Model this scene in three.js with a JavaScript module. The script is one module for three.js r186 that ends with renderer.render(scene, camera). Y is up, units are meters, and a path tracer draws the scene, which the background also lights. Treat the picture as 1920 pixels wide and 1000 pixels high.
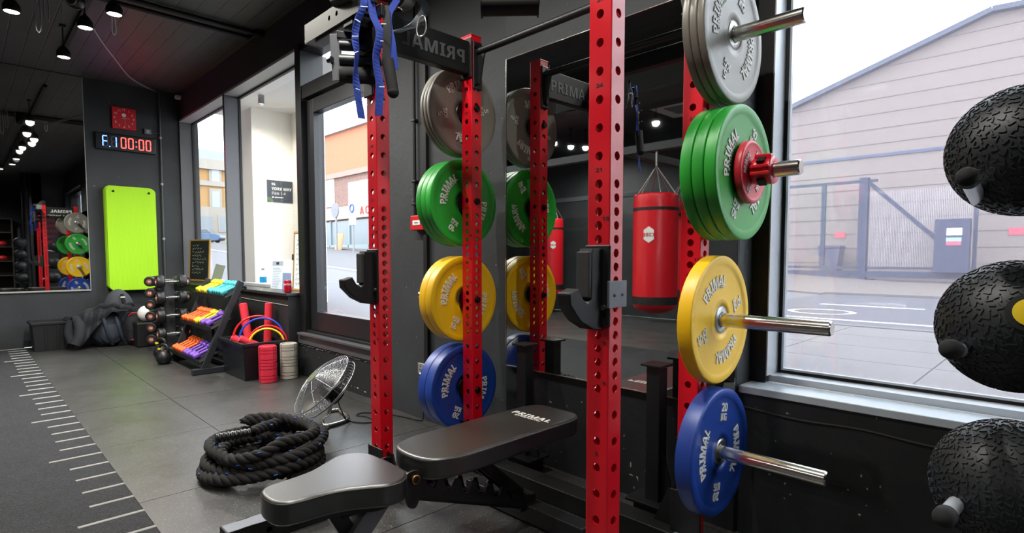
import * as THREE from 'three';
import { RoundedBoxGeometry } from 'three/addons/geometries/RoundedBoxGeometry.js';
import { TextGeometry } from 'three/addons/geometries/TextGeometry.js';
import { FontLoader } from 'three/addons/loaders/FontLoader.js';
import { mergeGeometries } from 'three/addons/utils/BufferGeometryUtils.js';
import { RectAreaLightUniformsLib } from 'three/addons/lights/RectAreaLightUniformsLib.js';

// ---------------------------------------------------------------- camera, sky, exposure
const renderer = new THREE.WebGLRenderer({ antialias: true });
renderer.toneMapping = THREE.LinearToneMapping;
renderer.toneMappingExposure = 1.0;
renderer.shadowMap.enabled = true;
RectAreaLightUniformsLib.init();
const scene = new THREE.Scene();
scene.background = new THREE.Color(0.85, 0.925, 1.0);      // bright overcast sky
scene.backgroundIntensity = 8.2;
const LAMP = 11;                                          // candela of each ceiling spot

const EYE = new THREE.Vector3(0, 1.1, 0), F = 1049, CX = 960, CY = 542, HZ = 482, VX = -79;
const pitch = Math.atan((CY - HZ) / F), th = Math.atan2(CX - VX, F / Math.cos(pitch));
const RIGHT = new THREE.Vector3(Math.sin(th), 0, -Math.cos(th));
const FWD = new THREE.Vector3(-Math.cos(th) * Math.cos(pitch), -Math.sin(pitch), -Math.sin(th) * Math.cos(pitch));
const UP = new THREE.Vector3().crossVectors(RIGHT, FWD);
const camera = new THREE.PerspectiveCamera(2 * Math.atan(500 / F) * 180 / Math.PI, 1.92, 0.05, 300);
camera.position.copy(EYE);
camera.lookAt(EYE.clone().add(FWD));
camera.setViewOffset(1920, 1000, 0, 500 - CY, 1920, 1000);
scene.add(camera);

// a pixel of the photograph gives a direction; the distance comes from the plane it lies on
const ray = (x, y) => FWD.clone().addScaledVector(RIGHT, (x - CX) / F).addScaledVector(UP, (CY - y) / F);
function at(x, y, axis, val) { const d = ray(x, y); return EYE.clone().addScaledVector(d, (val - EYE[axis]) / d[axis]); }
const fl = (x, y) => at(x, y, 'y', 0);
const deep = (x, y, Z) => EYE.clone().addScaledVector(ray(x, y), Z);

// ---------------------------------------------------------------- helpers
let seed = 12345;
const rnd = () => { seed = (seed * 1664525 + 1013904223) >>> 0; return seed / 4294967296; };
const rr = (a, b) => a + (b - a) * rnd();
const V3 = (x, y, z) => new THREE.Vector3(x, y, z);
const PI = Math.PI;

const hash = (x, y, s) => { let h = (x * 374761393 + y * 668265263 + s * 974711) | 0; h = Math.imul(h ^ (h >>> 13), 1274126177); return ((h ^ (h >>> 16)) >>> 0) / 4294967296; };
function vnoise(x, y, n, s) {           // tileable value noise, n cells a side
  const xi = Math.floor(x), yi = Math.floor(y), fx = x - xi, fy = y - yi, m = (a) => ((a % n) + n) % n;
  const u = fx * fx * (3 - 2 * fx), v = fy * fy * (3 - 2 * fy);
  const a = hash(m(xi), m(yi), s), b = hash(m(xi + 1), m(yi), s), c = hash(m(xi), m(yi + 1), s), d = hash(m(xi + 1), m(yi + 1), s);
  return (a * (1 - u) + b * u) * (1 - v) + (c * (1 - u) + d * u) * v;
}
const fbm = (u, v, n, s, o = 4) => { let t = 0, w = 0.5, q = 0; for (let i = 0; i < o; i++) { t += w * vnoise(u * n, v * n, n, s + i); q += w; n *= 2; w *= 0.5; } return t / q; };
function tex(size, period, fn, srgb = true) {
  const d = new Uint8Array(size * size * 4);
  for (let j = 0; j < size; j++) for (let i = 0; i < size; i++) {
    const c = fn(i / size, j / size, i, j), k = (j * size + i) * 4;
    for (let q = 0; q < 3; q++) d[k + q] = Math.max(0, Math.min(255, (Array.isArray(c) ? c[q] : c) * 255));
    d[k + 3] = 255;
  }
  const t = new THREE.DataTexture(d, size, size);
  t.wrapS = t.wrapT = THREE.RepeatWrapping; t.magFilter = THREE.LinearFilter; t.minFilter = THREE.LinearFilter;
  if (srgb) t.colorSpace = THREE.SRGBColorSpace;
  t.repeat.set(1 / period, 1 / period); t.needsUpdate = true;
  return t;
}
function canvasTex(w, h, draw) {
  const c = document.createElement('canvas'); c.width = w; c.height = h;
  draw(c.getContext('2d'), w, h);
  const t = new THREE.CanvasTexture(c); t.colorSpace = THREE.SRGBColorSpace; t.magFilter = THREE.LinearFilter;
  return t;
}
const std = (color, roughness = 0.6, metalness = 0, extra = {}) => new THREE.MeshStandardMaterial({ color, roughness, metalness, ...extra });
const dimmed = (hex) => new THREE.Color(hex).multiplyScalar(0.76);     // outdoor colours scaled down so the strong sky does not overexpose them
const phy = (o) => new THREE.MeshPhysicalMaterial(o);

// geometry
function plain(g) { g = g.index ? g.toNonIndexed() : g; for (const k of Object.keys(g.attributes)) if (!['position', 'normal', 'uv'].includes(k)) g.deleteAttribute(k); return g; }
const merge = (list) => { const l = list.flat().filter(Boolean).map(plain); return l.length === 1 ? l[0] : mergeGeometries(l); };
function tri(g) {                        // uv in metres from position, by the way the face points
  g = plain(g); const p = g.attributes.position, n = g.attributes.normal, uv = new Float32Array(p.count * 2);
  for (let i = 0; i < p.count; i++) {
    const ax = Math.abs(n.getX(i)), ay = Math.abs(n.getY(i)), az = Math.abs(n.getZ(i));
    const [a, b] = ay > ax && ay > az ? [p.getX(i), p.getZ(i)] : ax > az ? [p.getZ(i), p.getY(i)] : [p.getX(i), p.getY(i)];
    uv[i * 2] = a; uv[i * 2 + 1] = b;
  }
  g.setAttribute('uv', new THREE.BufferAttribute(uv, 2));
  return g;
}
const bx = (x0, x1, y0, y1, z0, z1) => tri(new THREE.BoxGeometry(Math.abs(x1 - x0), Math.abs(y1 - y0), Math.abs(z1 - z0)).translate((x0 + x1) / 2, (y0 + y1) / 2, (z0 + z1) / 2));
const rb = (w, h, d, r = 0.004, s = 2) => new RoundedBoxGeometry(w, h, d, s, Math.min(r, w * 0.49, h * 0.49, d * 0.49));
const rbx = (x0, x1, y0, y1, z0, z1, r = 0.004) => rb(Math.abs(x1 - x0), Math.abs(y1 - y0), Math.abs(z1 - z0), r).translate((x0 + x1) / 2, (y0 + y1) / 2, (z0 + z1) / 2);
const box = (w, h, d) => new THREE.BoxGeometry(w, h, d);
const cyl = (r, h, s = 20, r2 = r) => new THREE.CylinderGeometry(r2, r, h, s);
function rod(a, b, r, s = 12, r2 = r) {  // cylinder between two points
  const g = new THREE.CylinderGeometry(r2, r, a.distanceTo(b), s), d = b.clone().sub(a).normalize();
  g.applyQuaternion(new THREE.Quaternion().setFromUnitVectors(V3(0, 1, 0), d));
  return g.translate((a.x + b.x) / 2, (a.y + b.y) / 2, (a.z + b.z) / 2);
}
function bar(a, b, w, h, r = 0.003, up = V3(0, 1, 0)) {   // box tube between two points, w across, h upwards
  const d = b.clone().sub(a), L = d.length(); d.normalize();
  const xx = new THREE.Vector3().crossVectors(up, d).normalize(), yy = new THREE.Vector3().crossVectors(d, xx);
  const g = rb(w, h, L, r);
  g.applyMatrix4(new THREE.Matrix4().makeBasis(xx, yy, d));
  return g.translate((a.x + b.x) / 2, (a.y + b.y) / 2, (a.z + b.z) / 2);
}
const tube = (pts, r, n = 40, s = 8, closed = false, tension = 0.5) => new THREE.TubeGeometry(new THREE.CatmullRomCurve3(pts, closed, 'centripetal', tension), n, r, s, closed);
const lathe = (pts, s = 48) => new THREE.LatheGeometry(pts.map(([r, y]) => new THREE.Vector2(r, y)), s);
function ext(pts, depth, bevel = 0, curve = 8) {
  const s = !Array.isArray(pts) ? pts : new THREE.Shape(pts.map(([x, y]) => new THREE.Vector2(x, y)));
  return new THREE.ExtrudeGeometry(s, { depth, bevelEnabled: bevel > 0, bevelSize: bevel, bevelThickness: bevel, bevelSegments: 2, curveSegments: curve });
}
function smoothShape(pts, closed = true) { const c = new THREE.CatmullRomCurve3(pts.map(([x, y]) => V3(x, y, 0)), closed, 'centripetal'); return new THREE.Shape(c.getPoints(pts.length * 8).map((p) => new THREE.Vector2(p.x, p.y))); }

// things
const taken = {};
const numbered = (n) => { const k = taken[n] = (taken[n] ?? -1) + 1; return k ? n + '_' + String(k).padStart(3, '0') : n; };
function shade(m) { m.castShadow = m.receiveShadow = true; return m; }
function part(name, geo, mat, parent) { const m = shade(new THREE.Mesh(Array.isArray(geo) ? merge(geo) : geo, mat)); m.name = name; parent.add(m); return m; }
function tag(o, label, category, group) { o.userData.label = label; o.userData.category = category; if (group) o.userData.group = group; return o; }
function thing(name, label, category, pos = V3(0, 0, 0), turn = 0, group) {
  const o = new THREE.Group(); o.name = numbered(name); o.position.copy(pos); o.rotation.y = turn; scene.add(o);
  return tag(o, label, category, group);
}
function solo(name, geo, mat, label, category, group) { const m = part(numbered(name), geo, mat, scene); return tag(m, label, category, group); }
function struct(name, geo, mat, label, category = 'structure', parent = scene) { const m = part(name, geo, mat, parent); if (parent === scene) { m.userData.kind = 'structure'; tag(m, label, category); } return m; }
function structGroup(name, label, category) { const g = new THREE.Group(); g.name = name; scene.add(g); g.userData.kind = 'structure'; return tag(g, label, category); }
function copy(o, name, label, pos, group) { const c = o.clone(); c.name = numbered(name); c.userData = { ...o.userData }; if (label) c.userData.label = label; if (group) c.userData.group = group; if (pos) c.position.copy(pos); scene.add(c); return c; }

// lettering
const font = await new FontLoader().loadAsync('fonts/droid/droid_sans_bold.typeface.json');
const fontR = await new FontLoader().loadAsync('fonts/droid/droid_sans_regular.typeface.json');
function text(str, size, depth, f = font, seg = 3) {     // centred on its middle, facing +z
  const g = new TextGeometry(str, { font: f, size, depth, curveSegments: seg, bevelEnabled: false });
  g.computeBoundingBox(); const b = g.boundingBox;
  return plain(g.translate(-(b.min.x + b.max.x) / 2, -size / 2, 0));
}
function arcText(str, radius, size, depth, angle, wide = 1, gap = 0.12) {   // letters standing on a circle, middle of the word at angle (90 = top)
  const ws = [...str].map((c) => { if (c === ' ') return [size * 0.3, null]; const g = text(c, size, depth); g.computeBoundingBox(); return [(g.boundingBox.max.x - g.boundingBox.min.x) * wide + size * gap, g]; });
  const total = ws.reduce((a, w) => a + w[0], 0); let s = -total / 2; const out = [];
  for (const [w, g] of ws) {
    const a = angle * PI / 180 - (s + w / 2) / radius; s += w;
    if (g) out.push(g.scale(wide, 1, 1).translate(0, radius, 0).rotateZ(a - PI / 2));
  }
  return out;
}

// ---------------------------------------------------------------- materials
const paintTex = tex(512, 1.6, (u, v, i, j) => {
  const n = fbm(u, v, 6, 3, 5), chip = vnoise(u * 70, v * 70, 70, 9) > 0.975 && fbm(u, v, 8, 21) > 0.52 ? 1 : 0;
  const k = 0.16 + 0.06 * n;
  return chip ? [0.5, 0.5, 0.48] : [k * 0.93, k, k * 1.06];
});
const paintBump = tex(512, 1.6, (u, v) => 0.5 * fbm(u, v, 10, 31, 5) + 0.5 * fbm(u, v, 60, 47, 2), false);
const wallMat = std(0xffffff, 0.62, 0, { map: paintTex, bumpMap: paintBump, bumpScale: 0.0015 });
const roughWallTex = tex(1024, 2.1, (u, v) => {
  const n = fbm(u, v, 5, 13, 5), c = vnoise(u * 110, v * 110, 110, 5), clus = fbm(u, v, 7, 71, 3);
  const chip = c > 0.985 - 0.03 * Math.max(0, clus - 0.45) * 4 && clus > 0.44;
  const k = 0.075 + 0.055 * n;
  return chip ? [0.62, 0.6, 0.56] : [k * 0.9, k, k * 1.08];
});
const roughWall = std(0xffffff, 0.6, 0, { map: roughWallTex, bumpMap: paintBump, bumpScale: 0.0022 });
const ceilTex = tex(1024, 2.4, (u, v) => {
  const b = v * 16, bi = Math.floor(b), fb = b - bi, crack = fb < 0.05 && fbm(u, v, 18, 61 + bi, 3) > 0.42 ? 0.6 : 1;
  const k = (0.21 + 0.05 * fbm(u, v, 8, 17, 5) + 0.02 * hash(bi, 3, 7)) * crack;
  return [k, k * 0.985, k];
});
const ceilBump = tex(1024, 2.4, (u, v) => { const b = v * 16, fb = b - Math.floor(b); return (fb < 0.06 ? 0.25 : 0.7) + 0.25 * fbm(u, v, 24, 67, 4); }, false);
const ceilMat = std(0xffffff, 0.55, 0, { map: ceilTex, bumpMap: ceilBump, bumpScale: 0.006 });
const rubberTex = tex(1024, 1.0, (u, v, i, j) => {
  const k = 0.165 + 0.05 * fbm(u, v, 6, 5, 5), g = hash(i >> 1, j >> 1, 77), s = vnoise(u * 250, v * 250, 250, 5);
  return s > 0.83 && g > 0.25 ? [0.44, 0.43, 0.36] : [k * (0.85 + 0.3 * g), k * (0.85 + 0.3 * g), k * (0.86 + 0.3 * g)];
});
const rubberRough = tex(512, 1.3, (u, v) => { const k = 0.27 + 0.2 * fbm(u, v, 7, 91, 5) + 0.06 * vnoise(u * 200, v * 200, 200, 8); return [k, k, k]; }, false);
const rubberBump = tex(512, 0.5, (u, v) => vnoise(u * 170, v * 170, 170, 3) * 0.6 + 0.4 * fbm(u, v, 40, 6, 2), false);
const rubber = phy({ color: 0xffffff, roughness: 1, map: rubberTex, roughnessMap: rubberRough, bumpMap: rubberBump, bumpScale: 0.0005, clearcoat: 0.3, clearcoatRoughness: 0.36 });
const turfTex = tex(1024, 0.8, (u, v, i, j) => { const g = hash(i, j, 5), h = vnoise(u * 200, v * 200, 200, 9), k = 0.07 + 0.12 * g * h + 0.07 * h + 0.03 * fbm(u, v, 8, 2); return [k, k * 1.03, k * 1.1]; });
const turfBump = tex(1024, 0.8, (u, v, i, j) => 0.6 * vnoise(u * 240, v * 240, 240, 9) + 0.4 * hash(i, j, 15), false);
const turfMat = std(0xffffff, 0.95, 0, { map: turfTex, bumpMap: turfBump, bumpScale: 0.005 });
const turfWhite = std(0xd9d9d3, 0.95, 0, { bumpMap: turfBump, bumpScale: 0.005 });
const M = {
  red: phy({ color: 0xd0021b, roughness: 0.34, clearcoat: 0.5, clearcoatRoughness: 0.25 }),
  black: std(0x131416, 0.42), blackM: std(0x0d0e0f, 0.55, 0.2), blackS: std(0x0b0b0c, 0.3), soft: std(0x17181a, 0.85),
  frame: std(0x3c3d40, 0.45, 0.3), frameDark: std(0x1b1c1e, 0.4, 0.2), alu: std(0xc4cad1, 0.3, 0.25), aluPale: std(0x5c5d60, 0.45, 0.2), aluLit: std(0xa6a8aa, 0.5, 0.1),  // last one: same frame metal painted lighter, as lit from outside
  chrome: std(0xd6d3cc, 0.2, 1), steel: std(0xa9aaa6, 0.33, 1), wire: std(0xa9abb0, 0.32, 1),
  glass: phy({ color: 0xffffff, roughness: 0, transmission: 1, thickness: 0, ior: 1.5 }),
  mirror: std(0xd3d8d8, 0.015, 1), gray: std(0x67696e, 0.5, 0.3),
  white: std(0xe6e6e4, 0.6), letter: std(0xd9d8d2, 0.55), gasket: std(0x0a0a0b, 0.6), grey: std(0x808285, 0.6),
};

// ================================================================ THE ROOM
const X0 = -8.95, X1 = 2.2, X2 = 6.2, ZB = 4.6, CEIL = 3.37, ZO = -2.52;
const flo = structGroup('floor', 'black rubber gym floor of large square tiles', 'floor');
part('subfloor', bx(X0, X2, -0.12, -0.02, ZO, ZB), M.soft, flo);
const xs = []; for (let x = -8.91; x < 2.4; x += 1) xs.push(x);
for (const [z0, z1] of [[-1.13, -0.53], [-2.13, -1.13], [-2.4, -2.13]])
  for (let i = -1; i < xs.length; i++) {
    const a = i < 0 ? X0 : xs[i], b = i + 1 < xs.length ? xs[i + 1] : X2;
    if (b - a > 0.02) part('rubber_tile', bx(a + 0.002, b - 0.002, -0.02, rr(-0.0008, 0), z0 + 0.002, z1 - 0.002), rubber, flo);
  }
for (let x = X0; x < X2; x += 2) for (let z = 1.5; z < ZB; z += 1.55) part('rubber_tile', bx(x + 0.002, Math.min(x + 2, X2) - 0.002, -0.02, 0, z + 0.002, Math.min(z + 1.55, ZB) - 0.002), rubber, flo);

const turf = thing('turf_lane', 'dark grey artificial turf lane with white distance ticks along its edge', 'turf');
part('pile', bx(X0, X2, -0.02, 0.004, -0.528, 1.498), turfMat, turf);
for (let k = -22; k <= 31; k++) {
  const x = -2.80 - 0.2013 * k, long = ((k % 5) + 5) % 5 === 0; if (x < X0 + 0.06) continue;
  part('tick', rbx(x - 0.0105, x + 0.0105, 0.001, 0.0075, -0.53, long ? -0.30 : -0.365, 0.003), turfWhite, turf);
}

const ceil = structGroup('ceiling', 'dark board marked ceiling over the gym', 'ceiling');
part('slab', bx(X0 - 0.3, X2 + 0.3, CEIL, CEIL + 0.2, ZO, ZB + 0.2), ceilMat, ceil);
part('downstand', bx(X0, X2, CEIL - 0.32, CEIL, 1.9, 2.3), ceilMat, ceil);

// end wall with the clock
struct('wall_end', bx(X0 - 0.25, X0, 0, CEIL, ZO, ZB), wallMat, 'dark painted end wall behind the clock and the green mats', 'wall');
struct('wall_back', bx(X0 - 0.25, X2 + 0.25, 0, CEIL, ZB, ZB + 0.2), wallMat, 'dark rear wall beyond the punch bags', 'wall');
struct('wall_far', bx(X2, X2 + 0.25, 0, CEIL, ZO, ZB), wallMat, 'dark wall at the far side behind the shelves', 'wall');
struct('wall_return', [bx(X1, X1 + 0.2, 0, CEIL, ZO, -1.5), bx(X1, X2, 0, CEIL, -1.7, -1.5)], wallMat, 'dark wall carrying lines of red slogan lettering', 'wall');

// window wall, piece by piece
struct('wall_window', [bx(X0, -5.1, 0, 0.738, -2.145, ZO), bx(-5.1, -3.46, 0, 0.39, -2.24, ZO), bx(-0.93, X1, 0, 0.57, -2.18, ZO), bx(-2.235, -0.93, 0, 0.5, -2.165, ZO)], roughWall, 'black chipped low wall beneath the windows and the mirror', 'wall');
struct('wall_pier', [bx(X0, -3.46, 3.01, CEIL, -2.28, ZO), bx(-3.46, -2.235, 0, CEIL, -2.2, ZO), bx(-2.235, -0.93, 0.5, CEIL, -2.165, ZO), bx(-0.93, X1, 2.85, CEIL, -2.18, ZO), bx(1.95, X1, 0.57, 2.85, -2.18, ZO)], wallMat, 'dark grey painted piers and lintel between the street windows', 'wall');
struct('trim_1', rbx(-8.95, -5.085, 0.738, 0.766, -2.12, -2.44, 0.006), std(0x26282b, 0.3), 'dark ledge under the two street panes', 'sill');
struct('trim_2', [rbx(-0.925, 1.95, 0.565, 0.594, -2.172, -2.312, 0.004)], std(0xb4bfc8, 0.3), 'pale grey sill below the big mesh covered window', 'sill');
struct('trim_3', [rbx(-5.05, -3.46, 0.385, 0.405, -2.20, -2.30, 0.003), rbx(-5.09, -3.46, 0.30, 0.385, -2.225, -2.26, 0.004)], std(0x55565a, 0.4, 0.3), 'metal threshold strip under the glazed door', 'sill');
// flaking edge of the old plaster line below the door and the big window
function ragged(x0, x1, y, z, slope, n) { const out = []; for (let i = 0; i < n; i++) { const t = (i + rnd()) / n, x = x0 + (x1 - x0) * t, s = rr(0.006, 0.03); out.push(new THREE.TetrahedronGeometry(s * 0.45, 1).scale(1.6, rr(0.3, 0.7), 0.25).translate(x, y + slope * (x - x0) + rr(-0.007, 0.007), z)); } return out; }
part('flaking_plaster', ragged(-5.05, -3.5, 0.285, -2.238, 0, 80), std(0xb5b1a8, 0.9), scene.getObjectByName('wall_window'));
part('flaking_plaster', ragged(-4.4, -3.5, 0.05, -2.238, -0.02, 12), std(0xa8a49c, 0.9), scene.getObjectByName('wall_window'));
part('crack', tube([V3(-0.93, 0.512, -2.179), V3(-0.7, 0.50, -2.178), V3(-0.5, 0.508, -2.179), V3(-0.3, 0.497, -2.178), V3(0.0, 0.505, -2.178), V3(0.8, 0.5, -2.179)], 0.0045, 60, 5), std(0x2a2a2a, 0.8), scene.getObjectByName('wall_window'));
part('crack', tube([V3(-7.5, 0.665, -2.144), V3(-6.6, 0.672, -2.144), V3(-6.0, 0.66, -2.143), V3(-5.4, 0.655, -2.144), V3(-5.1, 0.65, -2.144)], 0.004, 60, 5), std(0x8d8981, 0.8), scene.getObjectByName('wall_window'));

// window 1 and 2 (left), one frame
const w1 = structGroup('window_1', 'tall street pane beside the end wall with a yellow brick house outside', 'window');
const FZ0 = -2.275, FZ1 = -2.46;
part('window_frame', rbx(X0, X0 + 0.03, 0.766, 3.01, FZ0, FZ1), M.aluPale, w1);
part('head_frame', rbx(X0 + 0.03, -7.125, 2.985, 3.012, FZ0, FZ1), M.aluLit, w1); part('bottom_frame', rbx(X0 + 0.03, -7.125, 0.766, 0.79, -2.40, FZ1), M.aluLit, w1);  // head and bottom take the lighter copy, daylight put into their colour
part('gasket', [bx(X0 + 0.03, X0 + 0.045, 0.79, 2.985, -2.43, -2.455), bx(X0 + 0.03, -7.12, 2.972, 2.985, -2.43, -2.455)], M.gasket, w1);
part('pane', bx(X0 + 0.03, -7.12, 0.79, 2.985, -2.444, -2.450), M.glass, w1);
const w2 = structGroup('window_2', 'tall street pane with a house number sign on the white porch outside', 'window');
part('mullion', rbx(-7.125, -7.068, 0.766, 3.01, FZ0, FZ1), M.aluPale, w2);
part('head_frame', rbx(-7.068, -5.095, 2.985, 3.012, FZ0, FZ1), M.aluLit, w2); part('bottom_frame', rbx(-7.068, -5.095, 0.766, 0.80, -2.40, FZ1), M.aluLit, w2);
part('gasket', [bx(-7.068, -7.055, 0.80, 2.985, -2.43, -2.455), bx(-7.068, -5.09, 2.965, 2.985, -2.43, -2.455)], M.gasket, w2);
part('pane', bx(-7.055, -5.09, 0.80, 2.985, -2.444, -2.450), M.glass, w2);

// glazed door with a light above
const d1 = structGroup('door_1', 'dark framed glazed door raised above the gym floor', 'door');
part('door_frame', [rbx(-5.095, -4.985, 0.39, 3.012, -2.25, -2.47), rbx(-3.56, -3.46, 0.39, 3.012, -2.25, -2.47), rbx(-4.985, -3.56, 2.52, 2.64, -2.26, -2.46), rbx(-4.985, -3.56, 2.95, 3.012, -2.26, -2.46), rbx(-5.0, -3.46, 0.39, 0.425, -2.26, -2.47)], M.frameDark, d1);
const leaf = part('door_leaf', [rbx(-4.97, -4.845, 0.43, 2.51, -2.30, -2.38), rbx(-3.70, -3.57, 0.43, 2.51, -2.30, -2.38), rbx(-4.845, -3.70, 2.385, 2.51, -2.30, -2.38), rbx(-4.845, -3.70, 0.43, 0.60, -2.30, -2.38)], std(0x232427, 0.35, 0.2), d1);
part('pane', bx(-4.845, -3.70, 0.60, 2.385, -2.338, -2.344), M.glass, leaf);
part('handle_plate', rbx(-3.9, -3.8, 1.25, 1.68, -2.325, -2.337, 0.003), std(0x9aa39a, 0.5), leaf);
part('reveal_lining', rbx(-3.475, -3.46, 0.42, 3.0, -2.205, -2.26), M.aluPale, d1);
part('light_pane', bx(-4.985, -3.56, 2.64, 2.95, -2.358, -2.364), M.glass, d1);

// big right window with its mesh film
const w3 = structGroup('window_3', 'big street window covered in fine mesh film behind the medicine balls', 'window');
part('window_frame', [bx(-0.929, -0.867, 0.594, 2.85, -2.29, -2.44), bx(1.88, 1.95, 0.594, 2.85, -2.29, -2.44), bx(-0.867, 1.88, 2.78, 2.85, -2.29, -2.44)], M.frameDark, w3);
part('bottom_rail', rbx(-0.867, 1.88, 0.596, 0.622, -2.322, -2.42, 0.002), M.alu, w3);
part('jamb_lining', rbx(-0.867, -0.861, 0.622, 2.78, -2.291, -2.405, 0.002), M.alu, w3);
part('gasket', [bx(-0.866, -0.846, 0.622, 2.78, -2.405, -2.42), bx(-0.866, 1.88, 0.622, 0.634, -2.404, -2.425)], M.gasket, w3);
part('glazing_bead', [bx(-0.846, -0.838, 0.634, 2.78, -2.400, -2.42), bx(-0.846, 1.88, 0.634, 0.642, -2.402, -2.42)], M.alu, w3);
part('pane', bx(-0.845, 1.88, 0.634, 2.78, -2.424, -2.430), M.glass, w3);
const film = phy({ color: 0x8d8a96, roughness: 1, transmission: 0.55, thickness: 0, transparent: true, opacity: 0.26, side: THREE.DoubleSide });
part('mesh_film', bx(-0.845, 1.88, 0.634, 2.78, -2.433, -2.4335), film, w3);

// mirrors
const mm = thing('wall_mirror', 'large frameless wall mirror between the red rack uprights', 'mirror');
part('backing', bx(-2.213, -0.93, 0.503, 2.160, -2.151, -2.163), M.black, mm);
part('mirror_glass', bx(-2.214, -0.929, 0.502, 2.161, -2.1465, -2.151), M.mirror, mm);
part('edge_trim', [rbx(-2.218, -0.93, 0.496, 0.502, -2.144, -2.16, 0.001), rbx(-2.219, -2.214, 0.496, 2.163, -2.144, -2.16, 0.001), rbx(-2.218, -0.93, 2.161, 2.164, -2.144, -2.16, 0.001)], M.chrome, mm);
const me = thing('wall_mirror', 'tall mirror on the end wall left of the green mats', 'mirror');
part('backing', bx(X0 + 0.002, X0 + 0.014, 0.685, 3.36, -1.197, 2.6), M.black, me);
part('mirror_glass', bx(X0 + 0.014, X0 + 0.019, 0.684, 3.361, -1.198, 2.6), M.mirror, me);
part('edge_trim', [rbx(X0 + 0.004, X0 + 0.026, 0.664, 0.684, -1.2, 2.6, 0.003), rbx(X0 + 0.004, X0 + 0.024, 0.664, 3.365, -1.206, -1.198, 0.003)], std(0xaaa9a2, 0.5, 0.6), me);

// ================================================================ OUTSIDE
const slabTex = tex(256, 3, (u, v) => { const k = 0.34 + 0.055 * fbm(u, v, 8, 3, 4); return [k, k * 0.97, k * 0.96]; });
const slabMat = std(0xffffff, 0.9, 0, { map: slabTex }), roadMat = std(dimmed(0x4c4c54), 0.9), paleRoad = std(dimmed(0x606064), 0.9);
const pave = structGroup('pavement', 'pale paving slabs outside the big window', 'pavement');
part('bed', bx(-4, 14, 0.1, 0.288, -7.3, ZO), std(dimmed(0x8f8c8a), 0.9), pave);
for (let i = 0; i < 9; i++) for (let j = 0; j < 6; j++) part('paving_slab', bx(-4 + i * 1.1 + 0.006, -2.9 + i * 1.1 - 0.006, 0.24, 0.3, -2.56 - j * 0.79, -2.56 - (j + 1) * 0.79 + 0.012), slabMat, pave);
const road = structGroup('road', 'grey tarmac street outside the windows', 'road');
part('tarmac', bx(-4, 30, 0, 0.26, -13.9, -7.3), roadMat, road);
part('kerb', [bx(-4, 30, 0, 0.31, -7.42, -7.3), bx(-4, 30, 0, 0.31, -14.0, -13.9)], slabMat, road);
part('line_marking', [bx(-4, 30, 0.26, 0.264, -8.4, -8.28), bx(-3.2, -1.7, 0.26, 0.264, -11, -10.86), bx(-0.2, 1.3, 0.26, 0.264, -11, -10.86), bx(-6, -4.1, 0.26, 0.264, -13, -12.9)], std(dimmed(0xd8d8d4), 0.8), road);
part('line_marking', [new THREE.TorusGeometry(0.42, 0.05, 4, 40).rotateX(PI / 2).scale(1, 0.05, 1).translate(-2.75, 0.262, -9.4)], std(dimmed(0xd8cdb0), 0.8), road);
struct('pavement_far', bx(-8, 30, 0, 0.3, -24, -14), std(dimmed(0x6b615b), 0.9), 'far footway beneath the sliding gate', 'pavement');
// the street climbs to the left
const ramp = structGroup('street_slope', 'pale street climbing past the glazed door', 'road');
const tilt = (g) => g.applyMatrix4(new THREE.Matrix4().makeRotationZ(-Math.atan(0.055))).translate(-4, 0.3, 0);
part('footway', tilt(bx(-24, 0, -0.2, 0, -6.6, ZO)), std(dimmed(0x6c6c72), 0.9), ramp);
part('tarmac', tilt(bx(-24, 0, -0.3, -0.04, -13.6, -6.6)), paleRoad, ramp);
part('footway', tilt(bx(-24, 0, -0.2, 0, -40, -13.6)), std(dimmed(0x6b625e), 0.9), ramp);
part('line_marking', tilt(bx(-24, 0, -0.04, -0.034, -7.3, -7.18)), std(dimmed(0xd8d8d4), 0.8), ramp);

const tilt2 = (g) => g.applyMatrix4(new THREE.Matrix4().makeRotationZ(-Math.atan(0.027))).translate(-27.9, 1.615, 0);
part('footway', tilt2(bx(-100, 0.1, -0.3, 0, -6.6, ZO)), std(dimmed(0x6c6c72), 0.9), ramp);
part('tarmac', tilt2(bx(-100, 0.1, -0.4, -0.04, -60, -6.6)), std(dimmed(0x606064), 0.9), ramp);

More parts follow.
